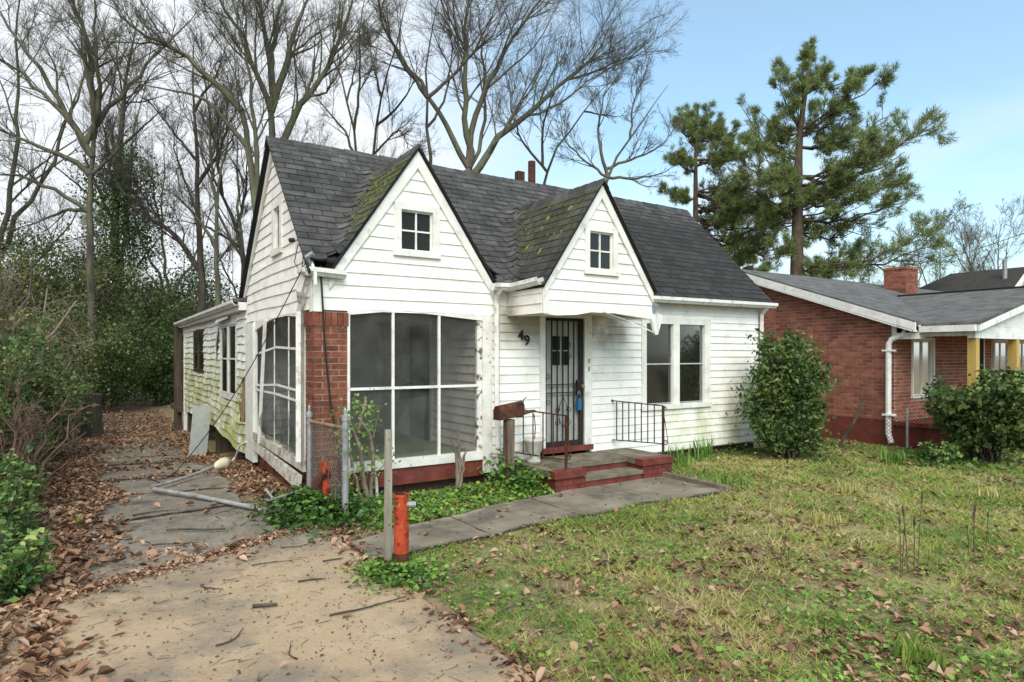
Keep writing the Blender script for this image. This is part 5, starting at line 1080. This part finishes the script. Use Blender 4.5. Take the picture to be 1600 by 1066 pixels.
# ------------------------------------------------------------------ shrubs
def shrub(name, x, y, r, h, leaf, nleaf, mat, label, cat='shrub', group=None, stems=9, smat=m_cane, flat=.0, lean=(0, 0), base_r=.12, asp=.42, top=.25, twigs=1.0, lo=.2, jit=None, thin=1):
    z = float(gz(x, y)); t = thing(name, (x, y, z), label, cat, group)
    n = 9; P = []
    for k in range(stems):
        a = 6.28 * k / stems + random.uniform(-.4, .4); rr = r * math.sqrt(random.uniform(.05, 1)); w = np.linspace(0, 1, n); hh = h * random.uniform(.65, 1.0) * (1 - top * (rr / r) ** 2)
        P.append(np.stack([x + base_r * math.cos(a) * (1 - w) + (rr * math.cos(a) + lean[0]) * w ** 1.5, y + base_r * math.sin(a) * (1 - w) + (rr * math.sin(a) + lean[1]) * w ** 1.5, z - .05 + hh * w], 1) + RG.normal(size=(n, 3)) * .02 * h * (w[:, None] > .1))
    P = np.stack(P); Q = np.repeat(thin * (.012 + .009 * h) * (1 - .75 * np.linspace(0, 1, n))[None], stems, 0)
    a, ra = spawn(P, Q, 9, lo, 1, (.4, 1.1), .3, 5, .08, .18, .5, .004); b, rb = spawn(a, ra, 5, .2, 1, (.4, 1.1), .5, 4, .05, .2, .6, .003)
    V, F = merge([tubes(P, Q, 6), tubes(a, ra, 4), tubes(b, rb, 3)]); npobj('stems', V, F, smat, t)
    if nleaf:
        B_ = len(b); i = RG.integers(0, B_, nleaf); w = RG.uniform(.2, 1.05, nleaf); f = np.clip(w, 0, .999) * 3; j = f.astype(int); fr = (f - j)[:, None]
        C_ = b[i, j] * (1 - fr) + b[i, j + 1] * fr + RG.normal(size=(nleaf, 3)) * (jit or leaf * .9)
        ct = np.clip(RG.normal(.42, .26, B_)[i] + RG.normal(0, .18, nleaf), 0, 1)
        C_[:, 2] = np.maximum(C_[:, 2], z + .03)
        V, F, T_ = leafquads(C_, leaf, flat, asp, ct); npobj('foliage', V, F, mat, t, tint=T_)
    return t
shrub('evergreen_shrub', 8.2, -1.05, .5, 2.5, .08, 21000, m_shrub, 'tall narrow evergreen shrub at the right front corner of the white cottage', stems=18, smat=m_barkd, top=.2, asp=.24, lo=.08, jit=.095)
shrub('evergreen_shrub', 10.85, -3.15, 1.05, 1.62, .09, 14000, m_shrub, 'broad glossy evergreen shrub in front of the neighbouring yellow porch posts', stems=15, smat=m_barkd, top=.1, asp=.32, lo=.25)
shrub('yellow_shrub', 10.1, -2.75, .25, .5, .06, 700, m_nandina, 'small yellow green shrub at the foot of the broad evergreen', stems=6)
for x, y, r, h, lb in ((-2.98, -1.75, .34, .6, 'light green nandina clump at the leafy near edge of the driveway'), (-3.2, -.85, .42, .95, 'taller light green nandina between two clumps beside the driveway leaves'), (-3.15, .45, .4, .95, 'green nandina clump growing over the dark red post stub')):
    shrub('nandina', x, y, r, h, .06, 2600, m_nandina, lb, stems=9, asp=.28, flat=.5)
for x, y, r, h, n, lf, mt, lb in ((-3.75, 1.9, .95, 2.0, 6500, .05, m_shrub, 'dense green privet thicket nearest the nandina clumps'), (-3.35, 3.7, .85, 2.35, 6500, .052, m_shrub, 'tangled privet with reddish canes along the driveway'),
        (-4.7, 4.6, 1.3, 3.2, 6000, .06, m_scrub, 'tall olive green brush rising behind the privet thicket'), (-3.3, 6.3, .85, 2.3, 5200, .06, m_shrub, 'green privet beside the middle of the driveway'), (-3.5, 8.8, 1.0, 2.7, 5000, .07, m_scrub, 'olive brush overhanging the middle of the driveway'),
        (-5.2, 8.6, 1.7, 4.4, 5500, .085, m_scrub, 'tall scrubby mass of olive leaves under the fan-shaped bare tree'), (-3.6, 12.4, 1.1, 3.0, 4500, .085, m_scrub, 'olive brush beside the thin steel fence post'), (-3.3, 16.2, 1.2, 3.4, 4500, .10, m_scrub, 'rounded brush past the tree stump'),
        (-6.3, 13.5, 2.2, 5.2, 5500, .12, m_scrub, 'high olive thicket beyond the driveway brush'), (-1.9, 22.0, 1.7, 3.4, 4500, .13, m_shrub, 'dark evergreen bush closing the far end of the drive'), (.2, 24.5, 1.8, 3.6, 4500, .14, m_shrub, 'dark broadleaf bush behind the end of the drive'),
        (2.4, 26, 2.0, 3.8, 4500, .14, m_scrub, 'olive bush showing just past the rear corner of the cottage'), (-1.0, 28.5, 2.6, 6.6, 6000, .15, m_scrub, 'yellow green arching evergreen above the end of the drive'), (-3.6, 25, 2.4, 5.8, 5500, .15, m_scrub, 'tall brush mass left of the ivy covered tree'),
        (2.6, 32, 2.6, 6.4, 5000, .17, m_shrub, 'tall dark evergreen behind the rear corner bush'), (-7.5, 20, 3.0, 7.0, 5500, .16, m_scrub, 'high distant thicket at the left behind the fan-shaped tree'), (-4.4, 29, 2.4, 6.8, 5500, .15, m_shrub, 'tall dark evergreen leaning on the left side of the ivy covered tree'), (3.6, 29, 2.0, 4.6, 4500, .15, m_scrub, 'brush directly behind the rear deck'),
        (-9.5, 13, 2.6, 4.8, 4500, .13, m_scrub, 'olive thicket below the tree half out of view at the left'), (-4.8, 34, 3.0, 6.5, 5000, .19, m_shrub, 'far dark evergreen left of the ivy covered tree'), (.8, 38, 3.0, 6.2, 5000, .19, m_shrub, 'far dark evergreen right of the ivy covered tree')):
    shrub('thicket_shrub', x, y, r * 1.08, h * 1.3, lf * (.85 if y < 10 else .62), int(n * (1.7 if y < 10 else 2.6)), mt, lb, stems=16, smat=m_cane, jit=lf * 1.5, thin=.5, lo=.05)
shrub('bare_shrub', -3.5, 5.2, 1.2, 4.3, .04, 0, m_scrub, 'pale leafless shrub with fine tan twigs above the thicket', stems=13, smat=m_twig)
shrub('bare_shrub', -4.2, 2.9, 1.2, 3.8, .04, 0, m_scrub, 'leafless reddish bramble arching over the privet by the nandina', stems=12, smat=m_cane)
for x, y, r, h, mt, lb in ((-5.5, 6.5, 1.5, 4.6, m_twig, 'tall leafless tan brush behind the olive driveway brush'), (-3.6, 10.5, 1.1, 3.9, m_cane, 'leafless brown vines over the brush in the middle of the driveway side'), (-5, 16, 1.8, 5.5, m_twig, 'leafless grey brush beyond the steel fence post'), (-3.1, 1.2, .7, 2.0, m_cane, 'leafless reddish bramble between nandina and privet'), (-1.6, 25.5, 2.0, 5.2, m_twig, 'leafless tan brush in front of the evergreens at the drive end')):
    shrub('bare_shrub', x, y, r, h, .04, 0, m_scrub, lb, stems=18, smat=mt)
# ivy covered tree at the end of the drive
t = thing('ivy_tree', (-1.3, 30, -.4), 'tree trunk smothered in dark green ivy at the end of the drive', 'tree')
ip = np.array([[[-1.3, 30, -.5], [-1.25, 30, 4], [-1.4, 30.1, 8], [-1.2, 30, 12], [-.9, 30, 16], [-.4, 30, 19]]], float); iq = np.array([[.26, .22, .19, .14, .08, .02]])
V, F = tubes(ip, iq, 8); npobj('trunk', V, F, m_barkd, t, True)
ia, ra = spawn(ip, iq, 24, .4, 1, (.5, 1.0), .28, 7, .1, .12, .5, .012); ib, rb = spawn(ia, ra, 6, .2, 1, (.4, .9), .5, 5, .1, .15, .5, .006); ic, rc = spawn(ib, rb, 5, .2, 1, (.4, .9), .6, 3, .1, .15, .5, .004)
V, F = merge([tubes(ia, ra, 5), tubes(ib, rb, 4), tubes(ic, rc, 3)]); npobj('branches', V, F, m_barkd, t)
N = 30000; h_ = RG.uniform(0, 1, N) ** 1.2 * 10; a_ = RG.uniform(0, 6.28, N); cl = RG.integers(0, 110, N); cx_ = RG.normal(size=(110, 3)) * [1.25, 1.25, 0]; cz_ = RG.uniform(0, 11.5, 110)
C_ = np.stack([-1.3 + cx_[cl, 0] * (1.25 - .07 * cz_[cl]) + RG.normal(size=N) * .4, 30 + cx_[cl, 1] * (1.25 - .07 * cz_[cl]) + RG.normal(size=N) * .4, cz_[cl] + RG.normal(size=N) * .6], 1)
V, F, T_ = leafquads(C_, .10, 0, .42, np.clip(RG.normal(.3, .18, 110)[cl] + RG.normal(0, .12, N), 0, 1)); npobj('ivy_foliage', V, F, m_shrub, t, tint=T_)
# pruned shrubs along the porch
def pruned(x, y, stems, label, leaves=0):
    t = thing('pruned_shrub', (x, y, 0), label, 'shrub'); Ps = []; Qs = []
    for r, pts in stems:
        q = resample([(x + a, y + b, c) for a, b, c in pts], 9); q[1:-1] += RG.normal(size=(7, 3)) * .008; Ps.append(q); Qs.append(np.linspace(r, r * .55, 9))
    P, Q = np.stack(Ps), np.stack(Qs); V, F = tubes(P, Q, 7); npobj('stems', V, F, m_twig, t, True)
    if leaves:
        i = RG.integers(0, len(P), leaves); j = RG.integers(2, 9, leaves); C_ = P[i, j] + RG.normal(size=(leaves, 3)) * .07 + [-.06, 0, 0]; V, F, T_ = leafquads(C_, .05, .2, .4); npobj('foliage', V, F, m_nandina, t, tint=np.clip(T_ * .5 + .4, 0, 1))
pruned(1.83, -.4, [(.035, [(0, 0, -.05), (.0, 0, .3), (-.06, 0, .62)]), (.026, [(0, 0, .2), (.02, 0, .5), (.0, .02, .88)]), (.02, [(0, 0, .25), (.09, 0, .45), (.11, -.02, .68)]), (.016, [(0, 0, .35), (-.02, .03, .55), (-.1, .03, .75)]), (.02, [(0, .0, .0), (.05, -.03, .3), (.08, -.03, .55)])], 'pruned grey shrub stump with upright cut stems before the porch skirt')
pruned(.48, -.38, [(.035, [(.12, 0, -.05), (.02, 0, .35), (-.02, 0, .75), (-.12, 0, 1.0), (-.2, 0, 1.12)]), (.03, [(.1, 0, -.05), (.14, 0, .5), (.17, 0, .8), (.05, 0, 1.02), (-.05, 0, 1.12)]), (.024, [(-.05, 0, .92), (0, 0, 1.1), (.05, 0, 1.35)]), (.012, [(.16, 0, .85), (.18, .0, 1.0), (.24, 0, 1.25)]), (.012, [(.1, -.05, .4), (.3, -.05, .52), (.42, -.03, .62)]), (.03, [(.1, 0, -.05), (-.02, 0, .15), (-.1, .02, .42)]), (.02, [(-.12, 0, .5), (-.2, 0, .9), (-.22, 0, 1.25)])], 'half bare pruned shrub with thick twisting stems beside the brick column', 520)
tag(MB().tube([(.72, -.3, -.05), (.7, -.3, .3), (.66, -.3, .42)], [.02, .02, .03], 7).go('plastic_pipe', m_urn), 'short cream pipe stub standing by the porch sill', 'pipe')

# ------------------------------------------------------------------ ground cover
def on_drive(x, y): return (x > -2.7) & (x < -.2) & (y < -1.5)
def on_walk(x, y): return (x > -.15) & (x < 5.05) & (y > YN(x) - .02) & (y < YF(x) + .02)
def in_house(x, y): return ((x > -.02) & (x < 8.9) & (y > -.02) & (y < 14)) | ((x > 2.95) & (x < 5.28) & (y > -1.1) & (y < .1)) | ((x > 11.4) & (y > -2.8) & (y < 7))
def scatter(n, rmin, rmax, p=1.15):
    u = RG.random(n); q = 2 - p; rr = (rmin ** q + u * (rmax ** q - rmin ** q)) ** (1 / q); th = RG.uniform(-.9, .95, n) + R(33.03)
    return CAM[0] + rr * np.sin(th), CAM[1] + rr * np.cos(th), rr
x, y, rr = scatter(640000, 2.2, 30, 1.35)
k = (x > -.12) & (y < .1) & ~on_walk(x, y) & ~in_house(x, y) & ~((x < .05) & (y < -2.6) & (x < -.12))
x, y, rr = x[k], y[k], rr[k]
edge = -.05 + .12 * wav(x, y, 1.3)
dn = .5 + .30 * wav(x, y, 1.1) + .28 * wav(x + 7, y - 3, 3.7) + .3 * wav(x - 2, y + 6, 8.5) + .12 * smooth01(3, 9, rr); dn *= 1 - .75 * np.exp(-((x - 1.1) ** 2 / .9 + (y + 3.1) ** 2 / .35))
strip = (y > YF(x)) & (x < 5)
k = (RG.random(len(x)) < np.clip(dn, .06, 1) * np.where(strip, .25, 1)) & (x > edge)
x, y, rr = x[k], y[k], rr[k]; N = len(x)
yl = np.clip(.42 + .3 * wav(x - 4, y + 2, .8) + .25 * wav(x, y, 3.1) + .2 * wav(x + 5, y, 9) + RG.normal(0, .18, N) + .12 * smooth01(4, 9, x), 0, 1)
hgt = (.018 + .034 * np.clip(.5 + .6 * wav(x + 2, y + 5, 2.3), 0, 1) + .022 * RG.random(N)) * (1 + .25 * (rr > 7)); tall = RG.random(N) < .015; hgt = np.where(tall, hgt * 2.0, hgt)
wd = .0026 + .0008 * rr; a = RG.uniform(0, 6.28, N); ln = RG.uniform(.4, 2.4, N) * hgt; b = RG.uniform(0, 6.28, N); zz = gz(x, y) - .004
V = np.stack([np.stack([x - np.cos(a) * wd, y - np.sin(a) * wd, zz], 1), np.stack([x + np.cos(a) * wd, y + np.sin(a) * wd, zz], 1), np.stack([x + np.cos(b) * ln, y + np.sin(b) * ln, zz + hgt], 1)], 1).reshape(-1, 3)
tag(npobj('lawn_grass', V, np.arange(3 * N).reshape(-1, 3), m_grass, tint=np.repeat(yl, 3)), 'patchy green and straw coloured winter grass across the front lawn', 'grass', kind='stuff')
# broad weeds in the lawn
x, y, rr = scatter(90000, 2.2, 16, 1.3); wd_ = wav(x + 3, y - 8, 1.9)
k = (x > -.1) & (y < -.9) & ~on_walk(x, y) & ~in_house(x, y) & (wd_ > .02) & (RG.random(len(x)) < .7); x, y = x[k], y[k]
V, F, T_ = leafquads(np.stack([x, y, gz(x, y) + RG.uniform(.008, .05, len(x))], 1), .036, .75, .38, np.clip(RG.normal(.62, .2, len(x)), 0, 1))
tag(npobj('lawn_weeds', V, F, m_ivy, tint=T_), 'low broadleaf weeds and clover among the lawn grass', 'weeds', kind='stuff')
# fallen leaves: each leaf a curled strip of four faces
def litter(x, y, z, size, name, label):
    N = len(x); a = RG.uniform(0, 6.28, N); s = size * np.clip(np.exp(RG.normal(-.1, .42, N)), .3, 1.9); d = np.stack([np.cos(a), np.sin(a), RG.normal(0, .3, N)], 1); w = np.stack([-np.sin(a), np.cos(a), RG.normal(0, .38, N)], 1) * RG.uniform(.55, 1.25, N)[:, None]; C_ = np.stack([x, y, z], 1)
    cu = RG.uniform(-.1, .5, N)[:, None] * s[:, None] * np.array([0, 0, 1.]); L_, W_ = d * s[:, None], w * s[:, None]
    V = np.stack([C_ - L_ * .5, C_ - L_ * .12 + W_ * .30 + cu, C_ + L_ * .22 + W_ * .24 + cu * 1.1, C_ + L_ * .55 + cu * .5, C_ + L_ * .2 - W_ * .25 + cu, C_ - L_ * .14 - W_ * .28 + cu * .8, C_ + L_ * .05], 1)
    V[..., 2] = np.maximum(V[..., 2], gz(V[..., 0], V[..., 1]) + .002)
    i = np.arange(N)[:, None] * 7; F = np.concatenate([i + np.array([[0, 6, 1]]), i + np.array([[1, 6, 2]]), i + np.array([[2, 6, 3]]), i + np.array([[3, 6, 4]]), i + np.array([[4, 6, 5]]), i + np.array([[5, 6, 0]])])
    t_ = np.clip(.55 + .18 * wav(x, y, 1.3) + RG.normal(0, .24, N), 0, 1)
    return tag(npobj(name, V.reshape(-1, 3), F, m_leaf, tint=np.repeat(t_, 7)), label, 'leaves', kind='stuff')
def drz(x, y): return gz(x, y) + np.where((x > -2.7) & (x < -.2) & (y < 11), .03, .006)
x = RG.uniform(-4.2, .0, 125000); y = RG.uniform(-6.5, 22, 125000)
left = smooth01(-1.95, -2.45, x + .25 * wav(x, y, .9) + .0 * y) ; right = smooth01(-.75, -.35, x + .15 * wav(x, y, 1.7)) * smooth01(-.9, .2, y); back = smooth01(7, 13, y) * .75; near = smooth01(-1.45, -2.15, x + .3 * wav(x, y, 1.1)) * smooth01(-2.6, -3.6, y) * smooth01(-5.4, -4.4, y)
band = .42 * np.exp(-((y + 1.55 + .45 * (x + 1.3)) / .3) ** 2) * (x < -1.0) + .35 * np.exp(-((y - 3.1) / .25) ** 2) + .5 * np.exp(-((y - 5.05) / .25) ** 2) + .4 * np.exp(-((y - 6.8) / .3) ** 2)
pr = np.maximum.reduce([left, right, back, band, .012 + 0 * x]) * (.65 + .35 * wav(x, y, 2.9)) * np.exp(-np.maximum(y - 2, 0) * .07)
pr = np.where((y < -2.2) & (x > -2.45), pr * .35, pr)
k = (RG.random(len(x)) < pr) & ~in_house(x, y); x, y = x[k], y[k]
litter(x, y, drz(x, y) + RG.uniform(0, .03, len(x)), .058, 'leaf_litter', 'brown fallen leaves drifted along both sides of the driveway')
x, y, rr = scatter(210000, 2.3, 22, 1.35); q = .40 + .42 * wav(x - 9, y + 4, 1.2) + .3 * wav(x, y, 3.3) + .3 * wav(x + 1, y + 9, 8)
k = (x > -.25) & (y < .0) & ~in_house(x, y) & (RG.random(len(x)) < np.where(on_walk(x, y), .015, np.clip(q, .08, 1) * .5)); x, y = x[k], y[k]
litter(x, y, gz(x, y) + np.where(on_walk(x, y), .034, RG.uniform(.008, .035, len(x))), .044, 'leaf_litter', 'pinkish brown fallen leaves scattered over the front lawn')
N = 2400; y = RG.uniform(-6.5, -1.2, N); k = RG.random(N) < .45 + .45 * wav(y, y, 1.9); y = y[k]; N = len(y); x = -.16 + RG.normal(0, .13, N) + .10 * wav(y, y, 2.2); litter(x, y, drz(x, y) + RG.uniform(0, .02, N), .042, 'leaf_litter', 'leaf crumbs gathered along the edge between driveway and lawn')
N = 2600; u = RG.uniform(0, 1, N); x = -2.6 + 2.3 * u + RG.normal(0, .05, N); y = -2.08 + 1.03 * u + RG.normal(0, .07, N) + .05 * wav(x, x, 3); litter(x, y, drz(x, y) + RG.uniform(0, .012, N), .028, 'leaf_litter', 'dark leaf crumbs gathered in the joint across the driveway')
# ivy along the porch front, round the gate and by the stoop
def ivy(n, fn, size, hgt, name, label, mean):
    x, y = fn(n); k = ~on_walk(x, y) & ~in_house(x, y); x, y = x[k], y[k]; n = len(x)
    V, F, T_ = leafquads(np.stack([x, y, gz(x, y) + hgt * RG.random(n) ** 1.5 * np.clip(.6 + .5 * wav(x, y, 3), .1, 1.2) + .01], 1), size, .55, .45, np.clip(RG.normal(mean, .2, n) + .2 * wav(x, y, 2.5), 0, 1))
    tag(npobj(name, V, F, m_ivy, tint=T_), label, 'ivy', kind='stuff')
ivy(5600, lambda n: (RG.uniform(.2, 3.0, n), -.15 - 1.45 * RG.random(n)), .045, .14, 'ivy_bed', 'bright green ivy bed between the porch front and the path', .55)
ivy(3600, lambda n: (RG.normal(.0, .28, n) - .1, RG.normal(-.55, .38, n)), .06, .34, 'ivy_bed', 'dark ivy heaped round the short red post and chain-link panel', .12)
ivy(1500, lambda n: (RG.normal(-.15, .16, n), RG.normal(-2.95, .22, n)), .045, .12, 'ivy_bed', 'small green weeds round the foot of the orange pipe post', .5)
ivy(1600, lambda n: (RG.normal(2.75, .2, n), RG.normal(-.45, .3, n)), .06, .5, 'ivy_bed', 'dark ivy climbing round the mailbox post', .3)
ivy(900, lambda n: (RG.uniform(5.25, 8.6, n), RG.normal(-.12, .12, n)), .05, .22, 'ivy_bed', 'weeds along the dark crawl space below the front window', .5)
ivy(1800, lambda n: (RG.uniform(9.3, 13, n), RG.normal(-2.6, .5, n)), .07, .14, 'ivy_bed', 'dull green ground ivy below the neighbouring shrub', .2)
# grass-like clumps
def clump(x, y, n, h, label, mat=m_ivy, tm=.5, sp=.1):
    z = float(gz(x, y)); V = []; T_ = []
    for _ in range(n):
        a = random.uniform(0, 6.28); l = random.uniform(.6, 1) * h; o = random.uniform(.15, .6) * l; bx, by = x + random.gauss(0, sp), y + random.gauss(0, sp); w = .007 + .006 * h
        dx, dy = math.cos(a), math.sin(a); px, py = -dy * w, dx * w
        V += [(bx - px, by - py, z), (bx + px, by + py, z), (bx + dx * o * .35 + px, by + dy * o * .35 + py, z + l * .6), (bx + dx * o * .35 - px, by + dy * o * .35 - py, z + l * .6), (bx + dx * o, by + dy * o, z + l)]; T_ += [min(1, max(0, random.gauss(tm, .15)))] * 5
    i = np.arange(n)[:, None] * 5
    tag(npobj('grass_clump', np.array(V), [i + np.array([[0, 1, 2, 3]]), i + np.array([[3, 2, 4]])], mat, tint=np.array(T_)), label, 'grass clump')
clump(6.0, -.5, 40, .42, 'upright dark green leaf clump below the front double window'); clump(6.9, -.28, 40, .5, 'tall leaf clump by the crawl space under the right window'); clump(5.35, -2.1, 30, .25, 'green clump at the kerb end of the path')
clump(9.3, -2.4, 45, .35, 'strappy green clump between the two evergreen shrubs'); clump(2.0, -6.1, 60, .2, 'thick grass tuft at the near edge of the lawn', m_grass, .3, .07); clump(4.6, -3.9, 70, .16, 'straw coloured tuft near the dead stalks', m_grass, .75, .07); clump(6.4, -3.2, 70, .18, 'yellow straw tuft in the middle of the lawn', m_grass, .75, .07); clump(7.6, -4.4, 70, .18, 'yellow straw tuft before the broad evergreen', m_grass, .8, .07)
clump(-2.45, .6, 26, .12, 'bright yellow green leaf cluster among brown leaves by the driveway', m_nandina, .9, .03)
# dead flower stalks
def stalks(x, y, lst, label):
    z = float(gz(x, y)); t = thing('dead_stalks', (x, y, z), label, 'dead plant')
    for dx, dy, h, lx in lst:
        P = np.array([[x + dx, y + dy, z - .03], [x + dx + lx * .4, y + dy, z + h * .5], [x + dx + lx, y + dy, z + h]]); MB().tube(P, [.005, .0045, .003], 5).go('stalk', m_cane, t)
        MB().tube([P[2] - (P[2] - P[1]) * .35, P[2] - (P[2] - P[1]) * .15, P[2]], [.004, .011, .003], 6).go('seed_head', m_barkd, t)
stalks(3.6, -5.3, [(0, 0, .62, -.1), (.06, -.02, .5, .0), (-.06, .03, .52, -.03), (.1, -.03, .72, .08), (.0, .05, .4, .04)], 'cluster of tall dead dark stalks in the lawn')
stalks(4.75, -5.35, [(0, 0, .42, -.02), (.08, .04, .45, .04), (.12, -.05, .4, .05), (-.06, .02, .3, -.05)], 'shorter dead stalks beside the tall cluster'); stalks(2.9, -4.55, [(0, 0, .16, .0), (.14, .02, .13, .0)], 'two stubby brown seed heads low in the grass'); stalks(1.9, -4.2, [(0, 0, .2, .01)], 'single short brown seed stalk in the grass')
# twigs on the concrete
TW = [(-1.35, -3.05, .2, .1, .014, 'thick short dark stick lying alone on the tan concrete'), (-1.0, -3.55, .75, .55, .008, 'long curved twig across the tan concrete'), (-.62, -2.35, .22, .5, .008, 'short straight twig on the tan slab near the pipe post'), (-.95, -2.75, .25, .35, .008, 'short twig on the tan concrete beside a dark stain'),
      (-1.75, -.35, .7, .8, .012, 'reddish stick lying on the grey slab'), (-1.9, -.9, .5, .2, .009, 'dark stick among leaves on the grey slab'), (-1.15, .1, .35, 1.2, .006, 'thin twig on the cracked grey slab'), (-1.6, -2.3, .3, -.3, .006, 'thin twig at the leafy edge of the tan concrete'), (-1.7, -3.6, .35, .9, .006, 'fine forked twig near the leaf drift'),
      (-1.2, -2.1, .4, .3, .005, 'fine broken twig on the dark stain'), (-.85, -1.7, .35, .1, .005, 'fine twig below the ivy heap'), (-.35, -1.75, .45, 2.2, .008, 'tan stick at the start of the front path'), (.0, -4.3, .5, 1.4, .005, 'curved dark vine at the lawn edge'), (1.0, -3.3, .5, .3, .007, 'dark twig on the bare lawn patch'), (-1.25, -4.1, .3, 2.5, .005, 'small curled twig on the near concrete'), (-2.0, .5, .6, .9, .01, 'dark branch among the driveway leaves')]
for x, y, L_, a, r, lb in TW:
    n = 8; w = np.linspace(0, 1, n); th = a + R(-33) + .25 * np.sin(5 * w + x * 9) * (r != .014) + np.cumsum(RG.normal(size=n) * .13) * (r != .014); P = np.zeros((n, 3)); P[:, 0] = x + np.cumsum(np.cos(th)) * L_ / n; P[:, 1] = y + np.cumsum(np.sin(th)) * L_ / n
    P[:, 2] = drz(P[:, 0], P[:, 1]) + r + .004; Q = np.linspace(r, r * (.8 if r > .011 else .4), n)[None]; pr_ = [tubes(P[None], Q, 6)]
    if r < .01:
        s1, q1 = spawn(P[None], Q, 3, .3, .9, (.4, .8), .3, 4, 0, .1, .6, .0015); s1[..., 2] = drz(s1[..., 0], s1[..., 1]) + .008; pr_.append(tubes(s1, q1, 4))
    V, F = merge(pr_); tag(npobj('fallen_twig', V, F, m_barkd if 'tan' != lb[:3] else m_twig), lb, 'twig', 'twigs on the driveway and lawn')
N = 1500; x = RG.uniform(-2.6, -.2, N); y = RG.uniform(-5.5, 3, N); V, F, T_ = leafquads(np.stack([x, y, drz(x, y) + .004], 1), .022, .9, .3, RG.random(N) * .35)
tag(npobj('debris', V, F, m_leaf, tint=T_), 'dark bits of bark and leaf crumbs on the concrete', 'debris', kind='stuff')
N = 260; P, Q = tangle(N, lambda: (random.uniform(-2.6, -.3), random.uniform(-5, 1.5), 0), .16, .0022, .3, seg=5); P[..., 2] = drz(P[..., 0], P[..., 1]) + .004; V, F = tubes(P, Q, 3); tag(npobj('fine_twig_litter', V, F, m_barkd), 'hair thin twig litter on the driveway concrete', 'debris', kind='stuff')
# overhead line to the right
tag(MB().tube([(48.9, 15.9, 8.5), (43.4, 9.8, 8.3), (38.6, 4.9, 8.4)], .02, 5).go('power_line', m_cable), 'black overhead power line above the dark hipped roof', 'cable')
# look-alikes share a group
GROUPS = {'bare_tree': 'bare winter trees behind the houses', 'pine_tree': 'pines behind the brick house', 'thicket_shrub': 'leafy brush along the driveway', 'bare_shrub': 'leafless brush along the driveway', 'nandina': 'nandina clumps beside the driveway',
          'evergreen_shrub': 'evergreen shrubs in the front yard', 'grass_clump': 'grass clumps in the yard', 'dead_stalks': 'dead stalks in the lawn', 'pruned_shrub': 'pruned shrubs before the porch', 'ivy_bed': 'ivy and weed beds', 'leaf_litter': 'drifts of fallen leaves', 'square_post': 'square red posts'}
for o in COL.objects:
    if o.parent is None and o.name.split('.')[0] in GROUPS: o['group'] = GROUPS[o.name.split('.')[0]]
